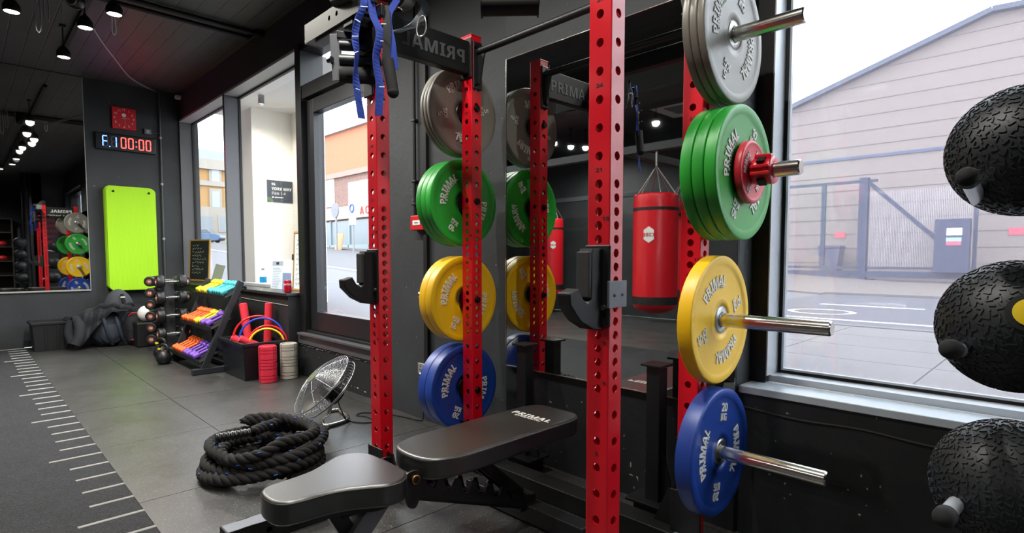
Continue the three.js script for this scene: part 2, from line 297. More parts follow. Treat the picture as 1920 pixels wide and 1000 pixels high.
// gabled warehouse across the road
const ZG = -23;
{
  const g = thing('warehouse', 'pale gabled warehouse with a shallow roof across the road', 'building');
  const a = at(1479, 209, 'z', ZG), b = at(1862, 24, 'z', ZG), x0 = a.x - 4, slope = (b.y - a.y) / (b.x - a.x);
  const yAt = (x) => a.y + slope * (x - a.x), xr = b.x + 16, yr = b.y - 16 * 0.06;
  const pts = [[x0, 0.2], [xr, 0.2], [xr, yr], [b.x, b.y], [x0, yAt(x0)]];
  const clad = std(dimmed(0x938681), 0.85), roofM = std(dimmed(0x545c6e), 0.7);
  part('wall', ext(pts, 10).translate(0, 0, ZG - 10), clad, g);
  part('verge', [bar(V3(x0, yAt(x0) + 0.05, ZG + 0.1), V3(b.x, b.y + 0.05, ZG + 0.1), 0.35, 0.16), bar(V3(b.x, b.y + 0.05, ZG + 0.1), V3(xr, yr + 0.05, ZG + 0.1), 0.35, 0.16)], roofM, g);
  const hy = at(1506, 307, 'z', ZG).y;
  part('string_course', bx(x0, xr, hy - 0.05, hy + 0.05, ZG, ZG + 0.05), std(dimmed(0x545b78), 0.7), g);
  for (let k = 0; k < 16; k++) { const y = 0.9 + k * 0.52; if (Math.abs(y - hy) < 0.2) continue; const xl = y < a.y ? x0 : Math.max(x0, a.x + (y - a.y) / slope + 0.2); if (xl < xr - 1 && y < b.y - 0.3) part('cladding_joint', bx(xl, Math.min(xr, y > yr ? b.x + (b.y - y) / 0.06 : xr), y - 0.012, y + 0.012, ZG, ZG + 0.02), std(dimmed(0x857975), 0.9), g); }
  for (const [px, py] of [[1575, 441], [1905, 434]]) { const p = at(px, py, 'z', ZG); part('notice', bx(p.x - 0.17, p.x + 0.17, p.y - 0.11, p.y + 0.11, ZG, ZG + 0.03), std(dimmed(0xd9556b), 0.7), g); }
}
// sliding gate and its frame
{
  const zg = -21.6, gm = std(dimmed(0x2f3954), 0.7), P = (x, y) => at(x, y, 'z', zg);
  const g = thing('sliding_gate', 'blue grey steel sliding gate frame in front of the warehouse', 'gate');
  const gy = 0.3, t = P(1620, 334), b0 = P(1615, 520);
  part('main_post', bar(V3(b0.x, gy, zg), V3(b0.x, t.y, zg), 0.26, 0.26, 0.01, V3(0, 0, 1)), gm, g);
  part('foot_plate', bx(b0.x - 0.35, b0.x + 0.35, gy, gy + 0.06, zg - 0.3, zg + 0.3), gm, g);
  const l = P(1474, 352), r = P(1646, 338); part('top_rail', bar(l, r, 0.09, 0.09), gm, g);
  const p2 = P(1546, 346), p2b = P(1544, 498); part('upright', bar(V3(p2.x, p2b.y, zg), V3(p2.x, p2.y, zg), 0.13, 0.13, 0.01, V3(0, 0, 1)), gm, g);
  part('brace', bar(P(1630, 343), P(1760, 452), 0.1, 0.12), gm, g);
  const bl = P(1466, 505), br = P(1822, 510); part('bottom_beam', bx(bl.x, br.x, 0.42, 0.62, zg - 0.1, zg + 0.1), gm, g);
  part('track', bx(bl.x, br.x, 0.70, 0.78, zg - 0.06, zg + 0.06), gm, g);
  const q = P(1832, 372); part('upright', bar(V3(q.x, gy, zg), V3(q.x, q.y, zg), 0.1, 0.1, 0.01, V3(0, 0, 1)), gm, g);
  const wire = []; for (let k = 0; k < 60; k++) { const x = b0.x + 0.2 + (q.x - b0.x - 0.3) * k / 59; wire.push(box(0.012, 2.6, 0.012).translate(x, 1.95, zg + 0.02)); }
  part('mesh_bars', wire, std(dimmed(0xb9b4bd), 0.7), g).userData.kind = 'stuff';
  const c = thing('control_cabinet', 'dark blue gate control cabinet with notices on its door', 'cabinet');
  const a = P(1758, 413), e = P(1820, 497);
  part('body', rbx(a.x, e.x, 0.62, a.y, zg + 0.12, zg + 0.5, 0.02), std(dimmed(0x2b3454), 0.6), c);
  const f0 = at(1775, 428, 'z', zg + 0.5), f1 = at(1804, 441, 'z', zg + 0.5), f2 = at(1774, 446, 'z', zg + 0.5), f3 = at(1802, 460, 'z', zg + 0.5);
  part('notice', bx(f0.x, f1.x, f1.y, f0.y, zg + 0.5, zg + 0.51), std(dimmed(0xdfe6ea), 0.6), c);
  part('notice', bx(f2.x, f3.x, f3.y + 0.12, f2.y, zg + 0.5, zg + 0.51), std(dimmed(0x9fd6c8), 0.6), c);
  part('notice', bx(f2.x, f3.x, f3.y, f3.y + 0.12, zg + 0.5, zg + 0.51), std(dimmed(0xd85a78), 0.6), c);
  const n0 = at(1535, 461, 'z', ZG + 1.0), n1 = at(1574, 461, 'z', ZG + 1.0);
  const bin = thing('wheelie_bin', 'grey wheeled bin against the warehouse wall', 'bin');
  part('body', ext([[n0.x + 0.1, 0.3], [n1.x - 0.12, 0.3], [n1.x, n0.y - 0.1], [n0.x, n0.y - 0.1]], 0.6, 0.02).translate(0, 0, ZG + 0.4), std(dimmed(0x555d72), 0.7), bin);
  part('lid', rbx(n0.x - 0.03, n1.x + 0.03, n0.y - 0.1, n0.y, ZG + 0.36, ZG + 1.05, 0.03), std(dimmed(0x4a5269), 0.7), bin);
}
// white porch beside the door
{
  const g = thing('porch', 'white entrance porch wall and soffit outside the second pane', 'porch');
  const pm = std(0xf0ece2, 0.8);
  part('side_wall', [bx(-8.25, -7.85, 0, 3.1, -3.6, -2.9), bx(-8.4, -7.85, 0, 3.1, -2.9, -2.86)], pm, g);
  part('rear_wall', bx(-7.85, -7.25, 0, 3.1, -3.6, -3.4), pm, g);
  part('soffit', [bx(-8.6, -5.4, 3.1, 3.25, -3.5, ZO)], std(0xefeeea, 0.8), g);
  part('downlight', [new THREE.CylinderGeometry(0.035, 0.035, 0.12, 16, 1, true).translate(-7.2, 3.05, -2.75), cyl(0.034, 0.004, 16).translate(-7.2, 3.09, -2.75)], std(0x808285, 0.6, 0, { side: THREE.DoubleSide }), g);
  part('downlight_bulb', cyl(0.028, 0.004, 16).translate(-7.2, 3.0, -2.75), std(0xffffff, 0.5, 0, { emissive: new THREE.Color(1, 0.95, 0.85), emissiveIntensity: 6 }), g);
  const pl = new THREE.SpotLight(new THREE.Color(1, 0.95, 0.86), 9, 0, 1.45, 0.6, 2); pl.position.set(-7.2, 2.985, -2.75); pl.target.position.set(-7.2, 0, -2.75); pl.castShadow = true; scene.add(pl, pl.target);
  const s = thing('house_number_sign', 'dark plaque with a street name on the white porch wall', 'sign');
  const t0 = at(500, 337, 'x', -7.849), t1 = at(553, 382, 'x', -7.849);
  part('plate', bx(-7.85, -7.842, t1.y, t0.y, t1.z, t0.z), std(0x3d434c, 0.5), s);
  const letters = (str, size, x, y, sp = font) => { const q = new TextGeometry(str, { font: sp, size, depth: 0.003, curveSegments: 2 }); return plain(q).rotateY(PI / 2).translate(-7.842, y, x); };
  part('lettering', [letters('96', 0.035, t0.z - 0.06, t0.y - 0.07), letters('YORK WAY', 0.04, t0.z - 0.06, t0.y - 0.135), letters('Flats 1-4', 0.037, t0.z - 0.06, t0.y - 0.195, fontR), cyl(0.012, 0.003, 12).rotateZ(PI / 2).translate(-7.8405, t0.y - 0.232, t0.z - 0.075), box(0.003, 0.012, 0.12).translate(-7.8405, t0.y - 0.233, t0.z - 0.16)], M.white, s);
}
// houses across the climbing street
const brickT = tex(256, 1.2, (u, v) => { const k = fbm(u, v, 24, 4, 3), r = (v * 16) % 1 < 0.14 ? 1.15 : 1; return [0.49 * (0.8 + 0.3 * k) * r, 0.385 * (0.8 + 0.3 * k) * r, 0.35 * (0.8 + 0.3 * k) * r]; });
function win(g, x, y, w, h, z, frame = M.white) { const f = part('window', [bx(x - w / 2, x + w / 2, y - h / 2, y + h / 2, z - 0.02, z + 0.06)], frame, g); part('pane', [bx(x - w / 2 + 0.08, x - 0.03, y - h / 2 + 0.08, y + h / 2 - 0.08, z + 0.06, z + 0.075), bx(x + 0.03, x + w / 2 - 0.08, y - h / 2 + 0.08, y + h / 2 - 0.08, z + 0.06, z + 0.075)], std(dimmed(0x8e99a5), 0.3), f); return f; }
{
  const z = -15, g = thing('brick_shop', 'brown brick corner shop with white sash windows beyond the door', 'building');
  const a = at(575, 345, 'z', z), b = at(700, 315, 'z', z), e = at(780, 315, 'z', z);
  part('wall', bx(a.x - 3, e.x + 2, 0.5, b.y, z - 8, z), std(0xffffff, 0.9, 0, { map: brickT }), g);
  part('parapet', bx(a.x - 3, e.x + 2, b.y - 0.15, b.y + 0.12, z, z + 0.15), std(dimmed(0xa08478), 0.8), g);
  const w0 = at(620, 363, 'z', z); win(g, w0.x, w0.y, 0.9, 1.5, z);
  const q0 = at(652, 369, 'z', z), q1 = at(690, 360, 'z', z);
  for (let k = 0; k < 6; k++) win(g, q0.x + 0.45 + (q1.x - q0.x) * k / 3.4, (q0.y + q1.y) / 2, (q1.x - q0.x) / 3.9, 1.35, z);
  const f = at(640, 400, 'z', z).y; part('shop_fascia', bx(a.x - 2, e.x + 2, f - 0.35, f + 0.3, z, z + 0.2), std(dimmed(0xcdb7ac), 0.7), g);
  for (let k = 0; k < 7; k++) { const x = a.x - 1 + k * 2.1; const s = part('shop_window', bx(x, x + 1.9, 1.75, f - 0.45, z, z + 0.08), std(dimmed(0x6f7a80), 0.35), g); part('shop_frame', [bx(x - 0.1, x, 1.5, f - 0.4, z, z + 0.14), bx(x, x + 1.9, 1.5, 1.75, z, z + 0.14)], std(dimmed(0x8a9aa0), 0.6), s); }
  part('lettering', text('A C', 0.4, 0.03).translate(at(690, 400, 'z', z).x, f, z + 0.2), std(dimmed(0xb3453c), 0.6), g);
  const o = thing('orange_block', 'plain orange brick block with a white cornice above the shop', 'building');
  const zo = -26, t = at(690, 232, 'z', zo), l = at(560, 205, 'z', zo);
  part('wall', bx(l.x - 12, t.x + 30, 0.5, t.y, zo - 8, zo), std(dimmed(0xc4795a), 0.9), o);
  part('cornice', bx(l.x - 12, t.x + 30, t.y, t.y + 1.4, zo - 8.2, zo + 0.4), std(dimmed(0xa9a6a1), 0.8), o);
  const s1 = thing('street_sign', 'round street sign on a pole outside the shop', 'sign'); const sp = at(630, 395, 'z', -13.2);
  part('pole', rod(V3(sp.x, 1.2, -13.2), V3(sp.x, sp.y, -13.2), 0.05, 8), M.grey, s1); part('disc', cyl(0.36, 0.05, 20).rotateX(PI / 2).translate(sp.x, sp.y, -13.15), std(dimmed(0x7d7f86), 0.6), s1);
  const s2 = thing('parking_sign', 'white parking sign with a blue ring on a pole', 'sign'), sq = at(662, 397, 'z', -12.9);
  part('pole', rod(V3(sq.x, 1.2, -12.9), V3(sq.x, sq.y, -12.9), 0.04, 8), M.grey, s2); part('plate', bx(sq.x - 0.28, sq.x + 0.28, sq.y - 0.6, sq.y + 0.5, -12.88, -12.85), M.white, s2);
  part('ring', new THREE.TorusGeometry(0.17, 0.05, 8, 24).translate(sq.x, sq.y + 0.15, -12.85), std(dimmed(0x4a5fa5), 0.6), s2);
  const ab = thing('pavement_board', 'small orange advertising board on the far pavement', 'sign'), ap = at(636, 452, 'z', -13.4);
  part('panel', box(0.6, 0.95, 0.05).rotateX(-0.2).translate(ap.x, ap.y - 0.1, -13.4), std(dimmed(0xd69a6e), 0.7), ab);
}
{
  const x = -90, g = thing('yellow_house', 'yellow brick townhouse with stone window surrounds and a slate roof', 'building');
  const P = (px, py) => at(px, py, 'x', x), lo = P(355, 440), hi = P(364, 302), rt = P(440, 300);
  const br = std(dimmed(0xb08a58), 0.9), st = std(dimmed(0xa39d92), 0.85);
  part('wall', bx(x - 16, x, lo.y - 2, hi.y, rt.z - 8, lo.z + 0.6), br, g);
  part('ground_storey', bx(x, x + 0.25, lo.y - 2, P(390, 388).y, rt.z - 8, lo.z + 0.6), st, g);
  part('string_course', [bx(x, x + 0.3, P(390, 344).y - 0.35, P(390, 344).y + 0.35, rt.z - 8, lo.z + 0.6), bx(x - 16, x + 0.6, hi.y - 1, hi.y + 0.4, rt.z - 8, lo.z + 1)], st, g);
  part('roof', ext([[0.4, 0], [-16.4, 0], [-13, 2], [-3.4, 2]], lo.z - rt.z + 9).translate(x, hi.y + 0.4, rt.z - 8), std(dimmed(0x7d838c), 0.8), g);
  for (const [px, py, h] of [[403, 327, 2.2], [404, 374, 2.3]]) {
    for (const dz of [0, -6.4]) { const p = P(px, py); const f = part('window_surround', bx(x, x + 0.22, p.y - h / 2 - 0.3, p.y + h / 2 + 0.4, p.z + dz - 0.85, p.z + dz + 0.85), st, g); part('pane', bx(x + 0.22, x + 0.26, p.y - h / 2, p.y + h / 2, p.z + dz - 0.52, p.z + dz + 0.52), std(dimmed(0xa7b2bb), 0.3), f); }
  }
  for (const px of [385, 424]) { const p = P(px, 420); const f = part('window_surround', bx(x + 0.2, x + 0.35, p.y - 1.3, p.y + 1.3, p.z - 1.2, p.z + 1.2), st, g); part('pane', bx(x + 0.35, x + 0.38, p.y - 1.1, p.y + 1.1, p.z - 0.95, p.z + 0.95), std(dimmed(0x8d979c), 0.3), f); }
  const ch = P(368, 290); part('chimney', bx(x - 7, x - 5, hi.y, ch.y + 2.2, ch.z - 0.9, ch.z + 0.9), st, g);
}
function car(label, x, z, color) {
  const y = 1.6 + 0.027 * (-x - 28), g = thing('parked_car', label, 'car', V3(x, y, z), 0.9);
  const body = smoothShape([[-2.1, 0.35], [-2.15, 0.75], [-1.3, 0.95], [0.4, 0.98], [1.5, 0.92], [2.1, 0.75], [2.1, 0.35], [0, 0.28]]);
  part('body', ext(body, 1.6, 0.06).translate(0, 0, -0.8), std(color, 0.3), g);
  part('cabin', ext([[-1.2, 0.9], [-0.75, 1.42], [0.75, 1.45], [1.35, 0.9]], 1.4, 0.05).translate(0, 0, -0.7), std(dimmed(0x4c5660), 0.2), g);
  for (const a of [-1.3, 1.35]) for (const b of [-0.75, 0.75]) part('wheel', cyl(0.32, 0.2, 20).rotateX(PI / 2).translate(a, 0.32, b), M.soft, g);
}
car('dark blue car parked up the street before the yellow house', -70, -19.8, 0x3b5878);
car('red car parked up the street behind a blue one', -74, -19.0, 0xa33a3a);
{
  const t = thing('bare_tree', 'leafless tree rising above the yellow house', 'tree', V3(-112, 6, -33));
  const tw = []; const grow = (p, d, l, r, n) => { const q = p.clone().addScaledVector(d, l); tw.push(rod(p, q, r, 5, r * 0.7)); if (n > 0) for (let k = 0; k < 3; k++) grow(q, d.clone().add(V3(rr(-0.7, 0.7), rr(-0.1, 0.6), rr(-0.7, 0.7))).normalize(), l * rr(0.65, 0.8), r * 0.62, n - 1); };
  part('trunk', rod(V3(0, -0.2, 0), V3(0, 4.5, 0), 0.2, 8, 0.12), std(dimmed(0x8f8a84), 0.9), t);
  for (let k = 0; k < 3; k++) grow(V3(0, 4.4, 0), V3(rr(-0.5, 0.5), 1, rr(-0.5, 0.5)).normalize(), 5.4, 0.14, 4);
  part('branches', tw, std(dimmed(0xa7a29c), 0.9), t);
}

// ================================================================ POWER RACK
const XL = -2.208, XR = -0.976, ZF = -1.3485, ZK = -1.893, PW = 0.078, PD = 0.067, TOP = 2.205;
const rack = thing('power_rack', 'red and black steel power rack with numbered holes around the bench', 'power rack');
const holes = []; for (let k = 0; k < 11; k++) holes.push(1.388 + 0.0793 * k); for (let k = 0; k < 16; k++) holes.push(1.309 - 0.0396 * k); for (let k = 0; k < 8; k++) holes.push(0.638 - 0.0793 * k);
function face(w) {
  const s = new THREE.Shape([[-w / 2, 0.08], [w / 2, 0.08], [w / 2, TOP], [-w / 2, TOP]].map((p) => new THREE.Vector2(...p)));
  for (const y of holes) if (y > 0.1 && y < TOP - 0.03) { const h = new THREE.Path(); h.absarc(0, y, 0.0128, 0, PI * 2, true); s.holes.push(h); }
  return new THREE.ExtrudeGeometry(s, { depth: 0.004, bevelEnabled: false, curveSegments: 9 });
}
const fF = face(PW - 0.008), fS = face(PD - 0.008);
const corner = (sx, sz) => { const g = new THREE.CylinderGeometry(0.004, 0.004, TOP - 0.08, 10); return g.translate(sx * (PW / 2 - 0.004), (TOP + 0.08) / 2, sz * (PD / 2 - 0.004)); };
const postGeo = merge([fF.clone().translate(0, 0, PD / 2 - 0.004), fF.clone().translate(0, 0, -PD / 2), fS.clone().rotateY(PI / 2).translate(PW / 2 - 0.004, 0, 0), fS.clone().rotateY(PI / 2).translate(-PW / 2, 0, 0), corner(1, 1), corner(1, -1), corner(-1, 1), corner(-1, -1)]);
const capGeo = rb(PW + 0.004, 0.006, PD + 0.004, 0.002).translate(0, TOP + 0.002, 0);
const nums = [[3, 0.52, 0], [6, 0.735, 1], [9, 0.852, 1], [12, 0.971, 1], [15, 1.09, 1], [18, 1.209, 1], [21, 1.349, 0], [24, 1.587, 0], [27, 1.825, 0]];
const numGeo = merge(nums.map(([n, y, side]) => text(String(n), 0.011, 0.0006, font, 2).scale(1.5, 1, 1).translate(side ? 0.026 : 0, y, PD / 2)));
const boltGeo = merge([new THREE.CylinderGeometry(0.0155, 0.017, 0.012, 6).rotateZ(-PI / 2).translate(0.006, 0, 0), new THREE.CylinderGeometry(0.018, 0.018, 0.003, 20).rotateZ(PI / 2)]);
for (const x of [XL, XR]) for (const z of [ZF, ZK]) {
  const u = part('upright', postGeo, M.red, rack); u.position.set(x, 0, z);
  part('end_cap', capGeo, M.red, u); part('number_marks', numGeo, std(0x1a0a0a, 0.6), u);
}
// base: feet running into the room, rear beam
for (const x of [XL, XR]) {
  const s = new THREE.Shape([[-0.62, 0.0], [0.62, 0.0], [0.62, 0.078], [-0.62, 0.078]].map((p) => new THREE.Vector2(...p)));
  for (let k = 0; k < 15; k++) { const h = new THREE.Path(); h.absarc(-0.55 + k * 0.0793, 0.039, 0.0125, 0, 2 * PI, true); s.holes.push(h); }
  const web = new THREE.ExtrudeGeometry(s, { depth: 0.005, bevelEnabled: false, curveSegments: 8 }).rotateY(PI / 2);
  const f = part('foot_beam', [web.clone().translate(x + 0.034, 0.002, -1.29), web.clone().translate(x - 0.039, 0.002, -1.29), rbx(x - 0.034, x + 0.034, 0.003, 0.008, -1.91, -0.67)], M.blackM, rack);
  part('top_flange', rbx(x - 0.039, x + 0.039, 0.0755, 0.08, -1.91, -0.67, 0.001), std(0x6f747b, 0.4, 0.2), f); part('end_cap', rbx(x - 0.039, x + 0.039, 0.003, 0.08, -0.67, -0.664, 0.001), M.blackM, f);  // beam is black; the grey top paints in its bluish reflection
  for (const z of [ZF, ZK]) part('base_bracket', [ext([[0, 0.08], [0.11, 0.08], [0.05, 0.22], [0, 0.22]], 0.006).translate(0, 0, -0.003).rotateY(x === XL ? 0 : PI).translate(x + (x === XL ? 0.039 : -0.039), 0, z), rbx(x - 0.06, x + 0.06, 0.08, 0.24, z + PD / 2, z + PD / 2 + 0.006)], M.black, f);
}
part('rear_base_beam', rbx(XL + 0.039, XR - 0.039, 0.003, 0.08, ZK - 0.035, ZK + 0.065), M.blackM, rack);
// top beams with cut lettering, joined front to back
for (const x of [XL, XR]) {
  const b = part('side_beam', [rbx(x - 0.02, x + 0.03, 2.014, 2.173, ZK + PD / 2, ZF - PD / 2, 0.004), rbx(x - 0.038, x + 0.046, 1.995, 2.19, ZK + PD / 2, ZK + PD / 2 + 0.008), rbx(x - 0.038, x + 0.046, 1.995, 2.19, ZF - PD / 2 - 0.008, ZF - PD / 2)], M.blackM, rack);
  const lt = text('PRIMAL', 0.062, 0.002).scale(1.18, 1, 1);
  part('lettering', lt.clone().rotateY(-PI / 2).translate(x - 0.02, 2.09, -1.64), M.letter, b);
  part('lettering', lt.clone().rotateY(-PI / 2).translate(x + 0.032, 2.09, -1.64), std(0x4b4d50, 0.6), b);
}
part('front_top_beam', rbx(XL - PW / 2, XR + PW / 2, 2.212, 2.30, ZF - 0.03, ZF + 0.03), M.blackM, rack);
const pull = part('pull_up_bar', [rod(V3(XL + 0.05, 2.127, ZK - 0.005), V3(XR - 0.05, 2.127, ZK - 0.005), 0.017, 20)], M.black, rack);
for (const s of [1, -1]) {
  const x = s > 0 ? XL + PW / 2 : XR - PW / 2;
  part('end_plate', [rbx(x, x + s * 0.012, 1.94, 2.175, ZK - 0.03, ZK + 0.028, 0.006), ext([[0, 0], [0.05, 0], [0.04, -0.03], [0.012, -0.15], [0, -0.15]], 0.008, 0.001).rotateY(s > 0 ? 0 : PI).translate(x + s * 0.01, 2.115, ZK - 0.009)], M.black, pull);
  for (const y of [1.965, 2.15]) part('bolt', boltGeo.clone().scale(0.6, 0.6, 0.6).rotateY(s > 0 ? 0 : PI).translate(x + s * 0.012, y, ZK + 0.012), M.blackS, pull);
}
// plate pegs pointing outward along the wall, two on each side and height
const PEG = [[1.848, 0.31, 'grey'], [1.382, 0.31, 'green'], [0.88, 0.412, 'yellow'], [0.41, 0.412, 'blue']];
for (const [x, s] of [[XL, -1], [XR, 1]]) for (const [y, L] of PEG) {
  const f = x + s * PW / 2;
  const p = part('plate_peg', [rod(V3(f + s * 0.012, y, ZK), V3(f + s * L, y, ZK), 0.0245, 28), new THREE.CylinderGeometry(0.0215, 0.0245, 0.004, 28).rotateZ(-s * PI / 2).translate(f + s * (L + 0.002), y, ZK)], M.chrome, rack);
  part('peg_flange', [new THREE.CylinderGeometry(0.052, 0.056, 0.014, 28).rotateZ(-s * PI / 2).translate(f + s * 0.007, y, ZK)], M.blackS, p);
  part('peg_bolt', boltGeo.clone().rotateY(s > 0 ? PI : 0).translate(x - s * PW / 2, y, ZK), M.blackS, p);
}

// J cups
function jcup(x, label, side) {
  const g = thing('j_cup', label, 'rack hook', V3(x, 0.905, ZF + PD / 2));
  part('back_plate', rb(0.088, 0.235, 0.01, 0.012, 3).translate(0.004, 0.112, 0.006), M.black, g);
  const pr = [[0.01, 0.215], [0.052, 0.215], [0.058, 0.2], [0.058, 0.075], [0.075, 0.06], [0.1, 0.075], [0.117, 0.103], [0.152, 0.092], [0.15, 0.065], [0.105, 0.02], [0.055, -0.005], [0.01, -0.012]];
  part('hook', ext(pr, 0.04, 0.004).translate(0, 0, -0.02).rotateY(-PI / 2), M.blackM, g);
  part('pad', [rb(0.046, 0.13, 0.012, 0.004).translate(0, 0.145, 0.066), rb(0.046, 0.012, 0.045, 0.004).rotateX(-0.5).translate(0, 0.085, 0.135)], std(0x2c2d2f, 0.7), g);
  if (side) part('side_plate', rb(0.008, 0.078, 0.088, 0.002).translate(0.046, 0.088, -0.03), M.gray, g);
  for (const [y, z] of [[0.085, -0.05], [0.085, -0.012]]) if (side) part('rivet', cyl(0.004, 0.004, 10).rotateZ(PI / 2).translate(0.051, y, z), M.blackS, g);
  part('screw', cyl(0.008, 0.01, 12).rotateX(PI / 2).translate(0.03, 0.05, 0.012), M.steel, g);
}
jcup(XL, 'black hook on the rack upright standing before the glazed door');
jcup(XR, 'black hook with grey side plate on the upright beside the red punch bag reflection', true);

// ---------------------------------------------------------------- weight plates
const plateKinds = {};
function plateKind(key, T, R, color, kg) {
  const r1 = R * 0.86, r2 = R * 0.36, h = T / 2, d = Math.min(0.007, T * 0.2), c = 0.005;
  const prof = [[0.05, -h + 0.003], [r2 - c, -h + 0.003], [r2 + c, -h + d], [r1 - c, -h + d], [r1 + 0.002, -h], [R - c, -h], [R, -h + c], [R, h - c], [R - c, h], [r1 + 0.002, h], [r1 - c, h - d], [r2 + c, h - d], [r2 - c, h - 0.003], [0.05, h - 0.003], [0.05, -h + 0.003]];
  const big = R > 0.15;
  const bd = big ? 0.05 : 0.036; prof[0][0] = prof[13][0] = prof[14][0] = bd;
  const body = lathe(prof, 72).rotateX(PI / 2);
  const bush = lathe([[0.0262, -h + 0.003], [bd, -h + 0.004], [bd, h - 0.004], [0.034, h - 0.004], [0.032, h - 0.001], [0.0262, h - 0.001], [0.0262, -h + 0.003]], 40).rotateX(PI / 2);
  const k = R / 0.225, wr = (a) => [arcText('PRIMAL', 0.139 * k, 0.036 * k, 0.003, a, 1.05, 0.1), arcText('STRENGTH', 0.118 * k, 0.0135 * k, 0.003, a, 1.2, 0.35)];
  const wk = (a) => [arcText(kg, 0.158 * k, 0.03 * k, 0.003, a, 1.05, 0.08), arcText('KG', 0.124 * k, 0.026 * k, 0.003, a, 1.05, 0.08), arcText('TRAINING', 0.115 * k, 0.006 * k, 0.003, a, 1.2, 0.2)];
  const face1 = merge([wr(90), wr(270), wk(0), wk(180)].flat(3)).translate(0, 0, h - d - 0.0003);
  const face2 = face1.clone().rotateY(PI);
  plateKinds[key] = { T, body, bush, face1, face2, mat: phy({ color, roughness: 0.42, clearcoat: 0.25, clearcoatRoughness: 0.4 }) };
}
plateKind('grey', 0.0255, 0.225, 0x7d7a70, '5'); plateKind('green', 0.041, 0.225, 0x1c9a2c, '10'); plateKind('yellow', 0.052, 0.225, 0xf0bf08, '15'); plateKind('blue', 0.061, 0.225, 0x173f96, '20'); plateKind('red', 0.026, 0.104, 0xcf2233, '2.5');
function plate(key, x, y, spin, label, group, letters = true) {
  const k = plateKinds[key], g = thing('weight_plate', label, 'weight plate', V3(x, y, ZK), 0, group);
  g.rotation.set(0, PI / 2, spin * PI / 180, 'YXZ');
  part('disc', k.body, k.mat, g); part('bushing', k.bush, key === 'yellow' ? M.alu : M.steel, g);
  if (letters) { part('lettering', k.face1, M.letter, g); part('lettering', k.face2, M.letter, g); }
  return g;
}
const RX = XR + PW / 2 + 0.016, LX = XL - PW / 2 - 0.016;
const ord = ['inner', 'middle', 'outer'];
const sideR = 'on the peg reaching toward the big window', sideL = 'on the peg reaching toward the fire call point';
for (let i = 0; i < 3; i++) {
  plate('grey', RX + 0.0132 + i * 0.0258, 1.848, 65 + (i < 2 ? i * 40 + 30 : 0), `${ord[i]} grey five kilo plate of three ${sideR}`, 'grey plates of the right stack', i === 2);
  plate('grey', LX - 0.0132 - i * 0.0258, 1.848, 12 + i * 35, `${ord[i]} grey five kilo plate of three ${sideL}`, 'grey plates of the left stack', i === 0 || i === 2);
  plate('green', RX + 0.021 + i * 0.0414, 1.382, 62 + (i < 2 ? i * 40 + 30 : 0), `${ord[i]} green ten kilo plate of three ${sideR}`, 'green plates of the right stack', i === 2);
  plate('green', LX - 0.021 - i * 0.0414, 1.382, 58 + i * 30, `${ord[i]} green ten kilo plate of three ${sideL}`, 'green plates of the left stack', i === 0 || i === 2);
}
plate('yellow', RX + 0.0265, 0.88, 22, `yellow fifteen kilo plate ${sideR}`, 'yellow plates on the rack');
for (let i = 0; i < 2; i++) plate('yellow', LX - 0.0265 - i * 0.0525, 0.88, 62 + i * 40, `${['inner', 'outer'][i]} yellow fifteen kilo plate of two ${sideL}`, 'yellow plates on the rack');
plate('blue', RX + 0.031, 0.41, 80, `blue twenty kilo plate ${sideR}`, 'blue plates on the rack');
for (let i = 0; i < 2; i++) plate('blue', LX - 0.031 - i * 0.0615, 0.41, 66 + i * 50, `${['inner', 'outer'][i]} blue twenty kilo plate of two ${sideL}`, 'blue plates on the rack');
const redX = RX + 3 * 0.0414 + 0.0135;
plate('red', redX, 1.382, 60, 'small red plate in front of the green plates by the big window', undefined);
{
  const g = thing('bar_collar', 'red locking collar clamped on the peg of the green plates', 'collar', V3(redX + 0.048, 1.382, ZK));
  const ring = lathe([[0.0255, -0.032], [0.042, -0.032], [0.045, -0.026], [0.045, -0.012], [0.038, -0.008], [0.038, 0.008], [0.045, 0.012], [0.045, 0.026], [0.042, 0.032], [0.0255, 0.032], [0.0255, -0.032]], 24).rotateZ(PI / 2);
  part('ring', ring, phy({ color: 0xd5122a, roughness: 0.3, clearcoat: 0.6 }), g);
  part('lever', [rb(0.05, 0.014, 0.03, 0.004).translate(0, 0.045, 0.012), rb(0.016, 0.03, 0.02, 0.004).translate(0.022, 0.035, 0.02), rb(0.06, 0.012, 0.012, 0.004).translate(0, -0.012, 0.045), rb(0.06, 0.012, 0.012, 0.004).translate(0, 0.01, 0.046)], phy({ color: 0xd5122a, roughness: 0.3, clearcoat: 0.6 }), g);
  for (const a of [0.7, 2.6, 4.4]) part('grip_pad', rb(0.026, 0.008, 0.03, 0.002).translate(0, 0.0455, 0).rotateX(a), M.soft, g);
}

